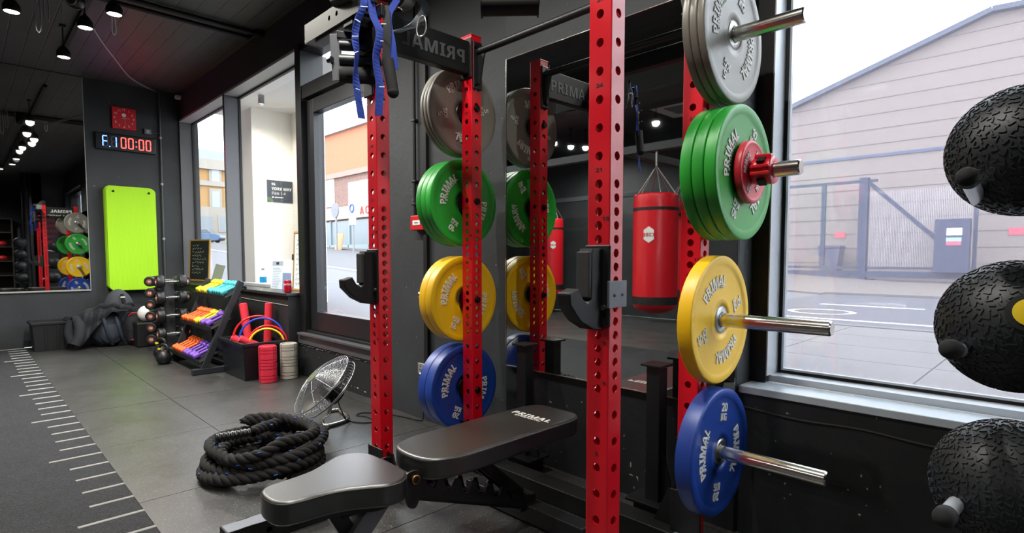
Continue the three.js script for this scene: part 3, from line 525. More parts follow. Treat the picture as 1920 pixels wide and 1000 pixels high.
// ================================================================ BENCH
const leather = phy({ color: 0x151515, roughness: 0.36, ior: 1.8, clearcoat: 0.6, clearcoatRoughness: 0.32, bumpMap: tex(256, 0.05, (u, v) => 0.6 * vnoise(u * 48, v * 24, 24, 3) + 0.4 * vnoise(u * 96, v * 48, 48, 5), false), bumpScale: 0.0003 });
{
  const BX = -1.6, BY = 0.425;
  const b = thing('weight_bench', 'black adjustable bench with leather seat and backrest inside the rack', 'bench', V3(BX, 0, 0));
  const pad = (shape, h, bev) => { const g = new THREE.ExtrudeGeometry(shape, { depth: h - 2 * bev, bevelEnabled: true, bevelSize: bev, bevelThickness: bev, bevelOffset: -bev, bevelSegments: 5, curveSegments: 14 }); return tri(g.rotateX(-PI / 2).translate(0, bev, 0)); };
  const outline = (shape, y, r) => { const p = shape.getPoints(14).map((q) => V3(q.x, y, -q.y)); if (p[0].distanceTo(p[p.length - 1]) < 1e-4) p.pop(); return tube(p, r, p.length * 4, 5, true); };
  // backrest: shape coordinates are x and -z
  const bs = new THREE.Shape(); bs.moveTo(-0.085, 1.085); bs.bezierCurveTo(-0.05, 1.065, 0.05, 1.065, 0.085, 1.085); bs.bezierCurveTo(0.12, 1.10, 0.138, 1.15, 0.148, 1.22); bs.lineTo(0.148, 1.78); bs.bezierCurveTo(0.146, 1.83, 0.12, 1.875, 0.08, 1.88); bs.lineTo(-0.08, 1.88); bs.bezierCurveTo(-0.12, 1.875, -0.146, 1.83, -0.148, 1.78); bs.lineTo(-0.148, 1.22); bs.bezierCurveTo(-0.138, 1.15, -0.12, 1.10, -0.085, 1.085);
  const back = part('backrest', pad(bs, 0.075, 0.012).translate(0, BY - 0.075, 0), leather, b);
  const rim = (shape, k, cz, y, r) => { const p = shape.getPoints(14).map((q) => V3(q.x * k, y, -(cz + (q.y - cz) * k))); p.pop(); return tube(p, r, p.length * 4, 5, true); };
  part('seam', [rim(bs, 0.993, 1.48, BY - 0.0075, 0.0022)], std(0x3c3b38, 0.7), back);
  const lw = text('PRIMAL', 0.034, 0.0008).scale(1.25, 1, 1), ls = text('STRENGTH', 0.011, 0.0008).scale(1.9, 1, 1).translate(0, -0.028, 0);
  part('lettering', merge([lw, ls]).rotateX(-PI / 2).rotateY(PI / 2 + PI).rotateY(PI / 2).translate(0.0, BY + 0.0002, -1.70), M.letter, back);
  // seat with a narrow nose
  const half = [[0.045, 0.598], [0.075, 0.622], [0.086, 0.665], [0.09, 0.715], [0.104, 0.775], [0.138, 0.84], [0.168, 0.895], [0.166, 0.945], [0.125, 0.988], [0.04, 1.0]], sp = [...half, ...half.slice().reverse().map(([x, z]) => [-x, z])];
  const ss = smoothShape(sp);
  const seat = part('seat', pad(ss, 0.072, 0.011).translate(0, BY - 0.008 - 0.072, 0), leather, b);
  part('seam', rim(ss, 0.99, 0.82, BY - 0.0155, 0.002), std(0x514f4a, 0.7), seat);
  part('seat_base', [ext(smoothShape(sp.map(([x, z]) => [x * 0.75, 0.82 + (z - 0.82) * 0.8])), 0.02).rotateX(-PI / 2).translate(0, BY - 0.1, 0)], M.black, seat);
  const fr = M.black;
  part('main_beam', [bar(V3(0, 0.315, -1.02), V3(0, 0.085, -1.62), 0.06, 0.05), bar(V3(0, 0.31, -0.82), V3(0, 0.305, -1.04), 0.05, 0.05)], fr, b);
  part('front_leg', [bar(V3(0, 0.30, -0.95), V3(0, 0.16, -0.82), 0.075, 0.065), bar(V3(0, 0.18, -0.84), V3(0, 0.035, -0.74), 0.075, 0.065), bar(V3(-0.24, 0.035, -0.74), V3(0.24, 0.035, -0.74), 0.065, 0.06)], M.gray, b);
  part('seat_post', [bar(V3(0.0, 0.345, -0.78), V3(0.0, 0.20, -0.86), 0.03, 0.05)], fr, b);
  part('rear_foot', [bar(V3(-0.33, 0.045, -1.655), V3(0.33, 0.045, -1.655), 0.07, 0.07), rbx(-0.035, 0.035, 0.05, 0.11, -1.69, -1.6)], fr, b);
  for (const s of [-1, 1]) part('end_cap', rb(0.01, 0.074, 0.074, 0.004).translate(s * 0.333, 0.045, -1.655), M.soft, b);
  // notched ladder and prop
  for (const s of [-1, 1]) {
    const yb = (z) => 0.335 - 0.40 * (z - 1.03), pts = [[1.06, yb(1.06) - 0.03], [1.06, yb(1.06) + 0.02]];
    for (let k = 0; k < 6; k++) { const z = 1.1 + k * 0.078; pts.push([z, yb(z) + 0.05], [z + 0.014, yb(z) + 0.045], [z + 0.026, yb(z + 0.02) + 0.008], [z + 0.042, yb(z + 0.04)], [z + 0.058, yb(z + 0.05) + 0.004], [z + 0.066, yb(z + 0.06) + 0.03]); }
    pts.push([1.6, yb(1.6) + 0.02], [1.6, yb(1.6) - 0.03]);
    part('ladder', ext(pts.map(([z, y]) => [-z, y]), 0.008, 0.001).rotateY(-PI / 2).translate(s * 0.042 + 0.004, 0, 0), fr, b);
  }
  part('prop', [bar(V3(-0.03, 0.34, -1.36), V3(-0.03, 0.13, -1.6), 0.02, 0.045), bar(V3(0.03, 0.34, -1.36), V3(0.03, 0.13, -1.6), 0.02, 0.045), rod(V3(-0.08, 0.135, -1.595), V3(0.08, 0.135, -1.595), 0.012, 12)], fr, b);
  part('back_support', [bar(V3(0, 0.335, -1.1), V3(0, 0.335, -1.74), 0.06, 0.035)], fr, b);
  part('hinge', [rod(V3(-0.11, 0.372, -1.037), V3(0.11, 0.372, -1.037), 0.011, 14)], fr, b);
  for (const x of [-0.085, 0.085]) part('hinge_bracket', ext(smoothShape([[-0.025, 0.03], [0.025, 0.03], [0.03, -0.03], [0.01, -0.09], [-0.02, -0.08], [-0.035, -0.02]]), 0.007).rotateY(PI / 2).translate(x - 0.0035, 0.36, -1.037), fr, b);
  for (const x of [-0.105, 0.105]) part('hinge_bush', new THREE.TorusGeometry(0.0125, 0.0035, 8, 20).rotateY(PI / 2).translate(x, 0.372, -1.037), std(0xa8753a, 0.4, 0.7), b);
}
// black stub posts behind the rack
for (const [px, z, lab] of [[985, -2.04, 'black capped steel post in front of the mirror behind the backrest'], [1232, -2.04, 'black capped steel post between the two right hand uprights']]) {
  const p = at(px, 690, 'z', z), g = thing('steel_stub_post', lab, 'post', V3(p.x, 0, z));
  part('post', rb(0.062, 0.63, 0.062, 0.003).translate(0, 0.335, 0), M.black, g);
  part('cap_plate', rb(0.098, 0.01, 0.098, 0.002).translate(0, 0.655, 0), M.black, g);
  part('foot_plate', rb(0.2, 0.012, 0.15, 0.002).translate(0, 0.082, 0.0), M.black, g);
  part('foot', rb(0.13, 0.075, 0.13, 0.003).translate(0, 0.039, 0), M.blackM, g);
  part('gusset', ext([[0.031, 0.09], [0.09, 0.09], [0.031, 0.32]], 0.006).translate(0, 0, -0.003), M.black, g);
}

// ================================================================ GEAR AT THE TOP OF THE RACK
{
  const zt = -1.2, a = at(572, 64, 'z', zt), e = at(648, 20, 'z', zt);
  const g = thing('steel_spotter_arm', 'brushed steel square tube with two holes clamped high on the rack', 'rack arm');
  const s = new THREE.Shape([[a.x, 2.1], [-2.1, 2.1], [-2.1, 2.185], [a.x, 2.185]].map((p) => new THREE.Vector2(...p)));
  for (const px of [617, 631]) { const q = at(px, px === 617 ? 34 : 25, 'z', zt); const h = new THREE.Path(); h.absarc(q.x, q.y, 0.011, 0, 2 * PI, true); s.holes.push(h); }
  part('tube_face', [new THREE.ExtrudeGeometry(s, { depth: 0.004, bevelEnabled: false, curveSegments: 10 }).translate(0, 0, zt - 0.004), rbx(a.x, -2.1, 2.181, 2.185, zt - 0.08, zt - 0.004, 0.001), rbx(a.x, -2.1, 2.1, 2.104, zt - 0.08, zt - 0.004, 0.001), rbx(a.x, -2.1, 2.1, 2.185, zt - 0.084, zt - 0.08, 0.001)], std(0x5e5f59, 0.36, 1), g);
  part('end_cap', rbx(a.x - 0.004, a.x, 2.098, 2.187, zt - 0.086, zt, 0.001), std(0x8a8b82, 0.4, 0.9), g);
  part('liner', rbx(-2.52, -2.12, 2.088, 2.1, zt - 0.07, zt - 0.012), M.aluPale, g);
  part('clamp_block', [rbx(-2.26, -2.14, 1.98, 2.21, -1.285, -1.312), rbx(-2.24, -2.16, 2.07, 2.2, -1.29, -1.205)], M.black, g);
  part('round_handle', [rod(at(628, 3, 'z', zt), at(662, -10, 'z', zt), 0.024, 18)], M.blackM, g);
}
{
  const g = thing('foam_roller_bracket', 'black twin roller leg bracket bolted to the front upright before the door', 'attachment');
  const Z1 = 2.40, L = (y) => deep(632, y, Z1), R = (y) => deep(714, y + 4, 2.44);
  part('side_plate', [bar(deep(628, 64, Z1), deep(634, 152, Z1), 0.008, 0.045, 0.002, RIGHT), bar(deep(626, 70, Z1), deep(627, 120, Z1), 0.006, 0.03, 0.002, RIGHT)], M.gray, g);
  part('top_bar', bar(L(66), R(70), 0.03, 0.03), M.black, g);
  for (const [y, r] of [[85, 0.022], [113, 0.025], [140, 0.034]]) part('roller', rod(L(y).addScaledVector(RIGHT, 0.01), R(y), r, 22), r > 0.03 ? M.soft : M.black, g);
  part('bolt', [cyl(0.012, 0.03, 6).rotateZ(PI / 2).translate(...deep(619, 112, Z1 - 0.01).toArray())], M.blackS, g);
  part('mount_plate', rbx(XL - 0.045, XL + 0.03, 1.8, 2.14, ZF + PD / 2, ZF + PD / 2 + 0.012), M.black, g);
}
function ribbon(pts, w, mat, name, parent, th = 0.003) {      // flat webbing: points with the way its width lies
  const c = new THREE.CatmullRomCurve3(pts.map((p) => p[0])), n = 36, P = [], N = [], I = [];
  for (let i = 0; i <= n; i++) {
    const t = i / n, p = c.getPoint(t), k = t * (pts.length - 1), i0 = Math.min(pts.length - 2, Math.floor(k)), f = k - i0, ang = pts[i0][1] * (1 - f) + pts[i0 + 1][1] * f;
    const dir = RIGHT.clone().multiplyScalar(Math.cos(ang)).addScaledVector(FWD, Math.sin(ang)), nn = new THREE.Vector3().crossVectors(dir, c.getTangent(t)).normalize().multiplyScalar(th / 2);
    for (const [a, b] of [[-1, 1], [1, 1], [1, -1], [-1, -1]]) P.push(...p.clone().addScaledVector(dir, a * w / 2).addScaledVector(nn, b).toArray());
  }
  for (let i = 0; i < n; i++) for (let k = 0; k < 4; k++) { const a = i * 4 + k, b = i * 4 + (k + 1) % 4; I.push(a, a + 4, b, b, a + 4, b + 4); }
  I.push(0, 1, 2, 0, 2, 3, n * 4, n * 4 + 2, n * 4 + 1, n * 4, n * 4 + 3, n * 4 + 2);
  const g = new THREE.BufferGeometry(); g.setAttribute('position', new THREE.Float32BufferAttribute(P, 3)); g.setIndex(I); const q = g.toNonIndexed(); q.computeVertexNormals(); q.setAttribute('uv', new THREE.BufferAttribute(new Float32Array(q.attributes.position.count * 2), 2));
  return part(name, q, mat, parent);
}
{
  const webM = std(0x062a80, 0.85), z = 2.2;
  const g = thing('suspension_strap', 'blue suspension trainer straps with black handles hung from the rack top', 'suspension strap');
  const bl = [[676, -40, 0.5], [682, 8, 0.1], [670, 40, 0.9], [666, 70, 0.0], [669, 102, 1.25], [667, 130, 1.4], [669, 165, 0.3], [678, 222, 0.5]];
  const s1 = ribbon(bl.map(([x, y, a]) => [deep(x, y, z), a]), 0.027, webM, 'strap', g);
  const b2 = [[690, -30, 0], [700, 30, 0.5], [712, 60, 0.2], [705, 110, 0.9], [712, 160, 0.3], [710, 217, 0]];
  const s2 = ribbon(b2.map(([x, y, a]) => [deep(x, y, z + 0.02), a]), 0.031, webM, 'strap', g);
  const st = (p, y, x0, x1, zz, t = 0) => part('stitch', bar(deep(x0, y, zz), deep(x1, y + t, zz), 0.002, 0.004), std(0xd8dce4, 0.8), p);
  for (const [y, x0, x1, t] of [[12, 676, 690, 1], [36, 666, 676, 6], [68, 660, 672, 0], [100, 664, 672, -4], [166, 667, 675, 3]]) st(s1, y, x0, x1, z - 0.012, t);
  for (const [y, x0, x1] of [[45, 714, 724], [77, 713, 719], [163, 711, 721]]) st(s2, y, x0, x1, z - 0.005);
  part('buckle', [rb(0.05, 0.05, 0.02, 0.006).translate(...deep(712, 22, z + 0.03).toArray()), rb(0.03, 0.06, 0.03, 0.006).translate(...deep(700, -6, z + 0.03).toArray())], M.blackS, g);
  ribbon([[deep(722, 10, z + 0.03), 0.2], [deep(726, 60, z + 0.02), 0.4], [deep(722, 120, z + 0.02), 0.2]], 0.03, M.soft, 'handle_loop', g);
  part('grip', [rod(deep(727, 112, z + 0.02), deep(737, 172, z + 0.02), 0.0235, 20, 0.0225), new THREE.SphereGeometry(0.0235, 16, 10).translate(...deep(737, 173, z + 0.02).toArray())], M.soft, g);
  ribbon([[deep(744, 0, z + 0.06), 0.4], [deep(728, 30, z + 0.04), 0.3], [deep(735, 80, z + 0.03), 0.1], [deep(741, 130, z + 0.03), 0.1]], 0.028, webM, 'strap', g);
}
{
  const c = thing('ankle_cuff', 'grey padded cuff with a steel ring clipped to the rack beam', 'strap'), gm = std(0x5d666b, 0.85), z = 2.3;
  ribbon([[deep(790, 0, z), 0.2], [deep(798, 18, z), 0.6], [deep(790, 30, z), 0.2], [deep(778, 46, z), 0.5], [deep(760, 54, z), 0.1], [deep(742, 60, z), 0.3]], 0.042, gm, 'webbing', c, 0.008);
  ribbon([[deep(772, -8, z - 0.02), 0.3], [deep(764, 12, z - 0.02), 0.4], [deep(745, 22, z - 0.02), 0.2]], 0.045, M.soft, 'webbing', c, 0.008);
  part('snap_ring', [tube([deep(794, 30, z - 0.02), deep(799, 48, z - 0.02), deep(794, 66, z - 0.02), deep(785, 68, z - 0.02), deep(781, 55, z - 0.02), deep(786, 36, z - 0.02)], 0.0035, 40, 8, true)], M.chrome, c);
  part('buckle', [bar(deep(742, 12, z - 0.03), deep(755, 20, z - 0.03), 0.02, 0.006)], M.chrome, c);
}
{
  const g = thing('top_foam_roller', 'black roller with end flanges hanging from the front top beam', 'attachment');
  const Z = 1.72, a = deep(902, 10, Z), e = deep(1010, 8, Z);
  part('roller', rod(a, e, 0.032, 26), M.blackM, g);
  for (const p of [a, e]) part('flange', rod(p, p.clone().addScaledVector(RIGHT, p === a ? 0.005 : -0.005), 0.037, 26), M.black, g);
  for (const p of [a, e]) part('hanger', bar(p, V3(p.x, 2.212, ZF + 0.005), 0.02, 0.006, 0.002, RIGHT), M.black, g);
}

// ================================================================ END WALL: CLOCK, TIMER, MATS
{
  const x = X0 + 0.002, P = (a, b) => at(a, b, 'x', x + 0.03);
  const c = thing('wall_clock', 'square red wall clock with white numerals above the timer', 'clock');
  const a = P(209, 200), b = P(254, 206), d = P(213, 241), cy = (a.y + P(255, 244).y) / 2, cz = (a.z + b.z) / 2, w = Math.abs(b.z - a.z), h = w * 1.06;
  part('face', rbx(x, x + 0.03, cy - h / 2, cy + h / 2, cz - w / 2, cz + w / 2, 0.004), std(0xd4071c, 0.4), c);
  const nums = []; for (let k = 1; k <= 12; k++) { const t = PI / 2 - k * PI / 6; nums.push(text(String(k), 0.026, 0.002, fontR, 2).translate(Math.cos(t) * w * 0.4, Math.sin(t) * h * 0.4, 0)); }
  const hex = new THREE.CylinderGeometry(0.026, 0.026, 0.002, 6).rotateX(PI / 2).translate(0, h * 0.15, 0.001);
  part('numerals', merge([...nums, hex]).rotateY(PI / 2).translate(x + 0.03, cy, cz), M.white, c);
  part('hands', [bar(V3(0, 0.02, 0.004), V3(0.018, -h * 0.33, 0.004), 0.003, 0.004), bar(V3(-0.025, 0, 0.004), V3(w * 0.22, 0.002, 0.004), 0.003, 0.006)].map((g) => g.rotateY(PI / 2).translate(x + 0.03, cy, cz)), std(0xb9b0a8, 0.4), c);

  const t = thing('interval_timer', 'black wall timer showing blue F1 and red zeros', 'timer');
  const l = P(178, 262), r = P(292, 268), top = P(230, 253).y, bot = P(230, 284).y, ty = (top + bot) / 2, z0 = l.z, z1 = r.z, th2 = (top - bot) / 2;
  part('case', rbx(x, x + 0.045, ty - th2, ty + th2, z0, z1, 0.012), M.blackS, t);
  const L = Math.abs(z1 - z0), sw = L * 0.073, sh = th2 * 1.22, k = 0.013;
  const seg = (on, slant = 0) => { const o = [], H = sh / 2, W = sw / 2, s = { a: [0, H, sw, k], g: [0, 0, sw, k], d: [0, -H, sw, k], f: [-W, H / 2, k, H], b: [W, H / 2, k, H], e: [-W, -H / 2, k, H], c: [W, -H / 2, k, H] }; for (const q of on) { const [px, py, w2, h2] = s[q]; o.push(box(w2 * 0.9, h2 * 0.9, 0.004).translate(px, py, 0)); } return o; };
  const put = (geos, f) => merge(geos).translate(f * L - L / 2, 0, 0).rotateY(PI / 2).translate(x + 0.047, ty, (z0 + z1) / 2);
  const glow = (c, e, i) => std(c, 0.4, 0, { emissive: e, emissiveIntensity: i });
  part('blue_digits', [put(seg('afeg'), 0.155), put(seg('bc'), 0.295), put([box(0.012, 0.012, 0.004).translate(0, -sh / 2, 0)], 0.225)], glow(0x3050ff, new THREE.Color(0.12, 0.25, 1), 4), t);
  part('unlit_digits', [put(seg('bcd'), 0.155), put(seg('afegd'), 0.295)], std(0x54586a, 0.5), t);
  part('red_digits', [put(seg('abcdef'), 0.45), put(seg('abcdef'), 0.57), put(seg('abcdef'), 0.745), put(seg('abcdef'), 0.865), put([box(0.014, 0.014, 0.004).translate(0, sh / 4, 0), box(0.014, 0.014, 0.004).translate(0, -sh / 4, 0)], 0.66)], glow(0xff3020, new THREE.Color(1, 0.07, 0.06), 4), t);
  const rl = (c, i, w2, f) => { const q = new THREE.RectAreaLight(c, i, w2, sh); q.position.set(x + 0.055, ty, z0 + (z1 - z0) * f); q.lookAt(x + 2, ty, z0 + (z1 - z0) * f); scene.add(q); };
  rl(new THREE.Color(0.15, 0.25, 1), 9, L * 0.22, 0.225); rl(new THREE.Color(1, 0.05, 0.08), 12, L * 0.5, 0.66);

  const sb = thing('switch_box', 'small grey switch box on the end wall right of the timer', 'switch'), q = P(277, 247);
  part('box', rbx(x, x + 0.035, q.y - 0.035, q.y + 0.035, q.z - 0.04, q.z + 0.04, 0.004), M.gray, sb); part('rocker', rbx(x + 0.035, x + 0.042, q.y - 0.02, q.y + 0.02, q.z - 0.018, q.z + 0.018), std(0xa0a2a4, 0.5), sb);
  const pz = P(302, 300).z;
  const pipe = thing('wall_pipe', 'vertical conduit running up the end wall corner', 'pipe');
  part('tube', rod(V3(x + 0.022, 0, pz), V3(x + 0.022, CEIL, pz), 0.014, 12), std(0x4a4d50, 0.4, 0.3), pipe);
  for (const y of [0.6, 1.35, 2.1, 2.73]) part('clip', rod(V3(x + 0.022, y - 0.015, pz), V3(x + 0.022, y + 0.015, pz), 0.019, 12), std(0x9a9c9e, 0.4, 0.3), pipe);
  part('branch', rod(V3(x + 0.02, q.y - 0.01, q.z - 0.04), V3(x + 0.02, q.y - 0.01, pz), 0.009, 8), std(0x3a3d40, 0.4), pipe);

  // hanging exercise mats
  const m0 = at(200, 352, 'x', -8.78), m1 = at(287, 354, 'x', -8.78), mb = at(300, 541, 'x', -8.78);
  const mz = (m0.z + at(296, 500, 'x', -8.78).z) / 2, mw = 0.545, mh = m1.y - mb.y;
  const matM = std(0xa6e010, 0.7, 0, { bumpMap: tex(256, 0.3, (u, v) => 0.5 + 0.5 * Math.sin(u * PI * 2 * 20) * 0.6 + 0.2 * fbm(u, v, 10, 3), false), bumpScale: 0.0015 });
  const rs = new THREE.Shape(), R = 0.06, hw = mw / 2, hh = mh / 2;
  rs.moveTo(-hw + R, -hh); rs.lineTo(hw - R, -hh); rs.absarc(hw - R, -hh + R, R, -PI / 2, 0); rs.lineTo(hw, hh - R); rs.absarc(hw - R, hh - R, R, 0, PI / 2); rs.lineTo(-hw + R, hh); rs.absarc(-hw + R, hh - R, R, PI / 2, PI); rs.lineTo(-hw, -hh + R); rs.absarc(-hw + R, -hh + R, R, PI, 1.5 * PI);
  for (const s of [-1, 1]) { const o = new THREE.Path(); o.absarc(s * (hw - 0.075), hh - 0.06, 0.016, 0, 2 * PI, true); rs.holes.push(o); }
  const mg = tri(new THREE.ExtrudeGeometry(rs, { depth: 0.011, bevelEnabled: true, bevelSize: 0.003, bevelThickness: 0.003, bevelSegments: 2, curveSegments: 8 }).translate(0, 0, 0.003)).rotateY(PI / 2);
  const eye = merge([-1, 1].map((s) => new THREE.TorusGeometry(0.02, 0.007, 8, 24).translate(s * (hw - 0.075), hh - 0.06, 0.009).rotateY(PI / 2)));
  const place = ['rearmost, against the wall', 'second out from the wall', 'third out from the wall', 'fourth out from the wall', 'fifth out from the wall', 'sixth out from the wall', 'outermost, facing the room'];
  const pegs = thing('mat_hooks', 'pair of dark wall pegs through the green mat eyelets', 'hook');
  for (const s of [-1, 1]) part('peg', rod(V3(x, m1.y - 0.075, mz + s * (hw - 0.075)), V3(x + 0.17, m1.y - 0.06, mz + s * (hw - 0.075)), 0.009, 10), M.blackM, pegs);
  for (let i = 0; i < 7; i++) {
    const g = thing('exercise_mat', `lime green hanging exercise mat with eyelets, ${place[i]}`, 'mat', V3(x + 0.012 + i * 0.0195, (m1.y + mb.y) / 2 + rr(-0.01, 0.01), mz + (i === 6 ? 0 : rr(-0.012, 0.02))), 0, 'lime green mats hung on the end wall');
    part('foam', mg, matM, g); part('eyelet', eye, M.blackS, g);
  }
  // little sensor in the ceiling corner
  const sn = thing('motion_sensor', 'small white motion sensor in the ceiling corner over the windows', 'sensor'), sp = at(330, 182, 'x', -8.8);
  part('body', rb(0.07, 0.05, 0.07, 0.012).translate(sp.x, sp.y, -2.24), M.white, sn); part('arm', rod(V3(sp.x, sp.y + 0.02, -2.24), V3(sp.x, sp.y + 0.03, -2.285), 0.01, 8), M.grey, sn);
}

// ================================================================ FLOOR GEAR AT THE FAR END
{
  // storage boxes by the turf
  const pl = std(0x121315, 0.45);
  function tub(name, label, x, z, w, d, h, turn, mat = pl, group) {
    const g = thing(name, label, 'box', V3(x, 0, z), turn, group), t = 0.012, k = 0.88;
    const wall = (W, D, Y) => { const s = new THREE.Shape([[-W / 2, -D / 2], [W / 2, -D / 2], [W / 2, D / 2], [-W / 2, D / 2]].map((p) => new THREE.Vector2(...p))); return s; };
    const P = [], I = [], ring = (W, D, y) => { P.push(-W / 2, y, -D / 2, W / 2, y, -D / 2, W / 2, y, D / 2, -W / 2, y, D / 2); };
    ring(w * k, d * k, 0.002); ring(w, d, h); ring(w - 2 * t, d - 2 * t, h); ring(w * k - 2 * t, d * k - 2 * t, 0.015);
    for (let r = 0; r < 3; r++) for (let i = 0; i < 4; i++) { const a = r * 4 + i, b = r * 4 + (i + 1) % 4; I.push(a, a + 4, b, b, a + 4, b + 4); }
    I.push(0, 1, 2, 0, 2, 3, 12, 14, 13, 12, 15, 14);
    const q = new THREE.BufferGeometry(); q.setAttribute('position', new THREE.Float32BufferAttribute(P, 3)); q.setIndex(I); const n = q.toNonIndexed(); n.computeVertexNormals(); n.setAttribute('uv', new THREE.BufferAttribute(new Float32Array(n.attributes.position.count * 2), 2));
    part('shell', n, mat, g);
    const e = 0.014; part('rim', [rbx(-w / 2 - e, w / 2 + e, h - 0.03, h, d / 2 - 0.004, d / 2 + e), rbx(-w / 2 - e, w / 2 + e, h - 0.03, h, -d / 2 - e, -d / 2 + 0.004), rbx(w / 2 - 0.004, w / 2 + e, h - 0.03, h, -d / 2, d / 2), rbx(-w / 2 - e, -w / 2 + 0.004, h - 0.03, h, -d / 2, d / 2)], mat, g);
    return g;
  }
  const b1 = tub('storage_box', 'open black plastic storage box at the end of the turf', -8.6, -0.74, 0.36, 0.34, 0.34, 0.02);
  part('rib', [rb(0.008, 0.28, 0.03, 0.003).rotateZ(-0.07).translate(0.168, 0.155, 0.05), rb(0.008, 0.28, 0.03, 0.003).rotateZ(-0.07).translate(0.168, 0.155, -0.06)], pl, b1);
  tub('storage_box', 'second black plastic box tucked behind the jacket pile', -8.72, -1.08, 0.32, 0.3, 0.35, 0);

  // bags and jacket
  const cloth = (c) => std(c, 0.8, 0, { bumpMap: tex(128, 0.08, (u, v) => fbm(u, v, 8, 3, 3), false), bumpScale: 0.003 });
  function lump(rx, ry, rz, s, amp, freq, flat = -0.9) {
    const g = new THREE.IcosahedronGeometry(1, 14), p = g.attributes.position;
    for (let i = 0; i < p.count; i++) {
      const v = V3(p.getX(i), p.getY(i), p.getZ(i)), n = Math.sin(v.x * freq + s) * Math.sin(v.y * freq * 1.3 + s * 2) * Math.cos(v.z * freq * 0.9 + s) + 0.5 * Math.sin(v.x * freq * 2.3 + v.y * freq * 1.7 + s * 3);
      v.multiplyScalar(1 + amp * n); v.y = Math.max(v.y, flat); p.setXYZ(i, v.x * rx, v.y * ry, v.z * rz);
    }
    g.computeVertexNormals(); return g;
  }
  const squircle = (w, h, d, r) => rb(w, h, d, r, 5);
  const bp = thing('backpack', 'navy backpack standing on the floor beneath a draped jacket', 'bag', V3(-8.42, 0, -1.27), 0.1);
  part('body', lump(0.16, 0.23, 0.19, 2, 0.05, 3).translate(0, 0.21, 0), cloth(0x1c222b), bp);
  part('pocket', lump(0.07, 0.13, 0.12, 5, 0.04, 3).translate(0.13, 0.16, -0.02), cloth(0x2a323d), bp);
  for (const z of [0.06, -0.07]) part('strap', tube([V3(0.13, 0.36, z), V3(0.21, 0.28, z), V3(0.21, 0.14, z - 0.03), V3(0.15, 0.03, z - 0.08)], 0.018, 24, 8).scale(1, 1, 1), cloth(0x2c3643), bp);
  const jk = thing('draped_jacket', 'black jacket thrown over the bags with a sleeve hanging down', 'jacket');
  {
    const n = 44, m = 30, P = [], I = [];
    for (let i = 0; i <= n; i++) for (let j = 0; j <= m; j++) {
      const u = i / n, v = j / m, z = -0.93 - u * 0.62, top = 0.37 + 0.16 * Math.sin(Math.min(1, u * 1.25) * PI * 0.62);
      const drop = (0.34 - 0.27 * Math.min(1, Math.max(0, (u - 0.1) * 2))) * 1.0, f = 0.02 * Math.sin(u * 26 + v * 5) + 0.014 * Math.sin(v * 17 - u * 13);
      const a = v * 2; let y, x;
      if (a < 1) { x = -8.62 + 0.32 * a + f * 0.4; y = top - 0.05 * (1 - a) * (1 - a) + f * 0.6; } else { x = -8.30 + 0.07 * (a - 1) + f; y = top - (a - 1) * drop - 0.02 * (a - 1) + f * 0.4; }
      P.push(x, Math.max(0.04, y), z);
    }
    for (let i = 0; i < n; i++) for (let j = 0; j < m; j++) { const a = i * (m + 1) + j; I.push(a, a + 1, a + m + 1, a + 1, a + m + 2, a + m + 1); }
    const g = new THREE.BufferGeometry(); g.setAttribute('position', new THREE.Float32BufferAttribute(P, 3)); g.setIndex(I); g.computeVertexNormals();
    const cm = cloth(0x1d2025); cm.side = THREE.DoubleSide; const q = tri(g);
    const under = q.clone().translate(0, -0.012, 0); part('body', [q, under], cm, jk);
    part('sleeve', [tube([V3(-8.34, 0.36, -0.98), V3(-8.25, 0.27, -0.99), V3(-8.2, 0.15, -0.97), V3(-8.19, 0.07, -0.93)], 0.055, 30, 12), tube([V3(-8.4, 0.34, -0.93), V3(-8.36, 0.2, -0.9), V3(-8.3, 0.08, -0.92)], 0.05, 24, 12)], cloth(0x202329), jk);
    part('zip_pull', bar(V3(-8.178, 0.19, -0.94), V3(-8.185, 0.215, -0.955), 0.006, 0.006), std(0xa06a30, 0.4, 0.6), jk);
  }
  const b2 = thing('backpack', 'black backpack with red zip trims leaning beside the dumbbell tower', 'bag', V3(-8.30, 0, -1.53));
  part('body', lump(0.13, 0.21, 0.11, 7, 0.03, 3).translate(0, 0.2, 0), cloth(0x15171b), b2); part('pocket', squircle(0.05, 0.17, 0.15, 0.02).translate(0.115, 0.14, 0), cloth(0x1a1c21), b2);
  part('zip_trim', [rb(0.006, 0.012, 0.1, 0.003).translate(0.143, 0.08, 0), tube([V3(0.06, 0.37, 0.06), V3(0.09, 0.41, 0.02), V3(0.07, 0.40, -0.05)], 0.007, 16, 6)], std(0xd21f2c, 0.6), b2);
  const b3 = thing('backpack', 'grey backpack propped upright against the wall below the mats', 'bag', V3(-8.72, 0, -1.46));
  part('body', lump(0.12, 0.33, 0.17, 4, 0.03, 3).translate(0, 0.36, 0), cloth(0x45484e), b3);
  part('strap', tube([V3(0.1, 0.62, -0.02), V3(0.135, 0.52, -0.03), V3(0.13, 0.4, -0.05)], 0.022, 20, 8), cloth(0x18191c), b3); part('badge', rb(0.004, 0.018, 0.05, 0.002).translate(0.14, 0.585, -0.02), M.letter, b3);
  const mb = thing('medicine_ball', 'white, dark green and red striped ball behind the dumbbell tower', 'ball', V3(-8.1, 0.40, -1.64));
  part('panel', new THREE.SphereGeometry(0.1, 24, 16, 0, PI), M.white, mb).rotation.set(0.3, 0.2, 0.2); part('panel', new THREE.SphereGeometry(0.1, 24, 16, PI, PI / 2), std(0x16301c, 0.5), mb).rotation.set(0.3, 0.2, 0.2); part('panel', new THREE.SphereGeometry(0.1, 24, 16, 1.5 * PI, PI / 2), std(0xd2231f, 0.5), mb).rotation.set(0.3, 0.2, 0.2);
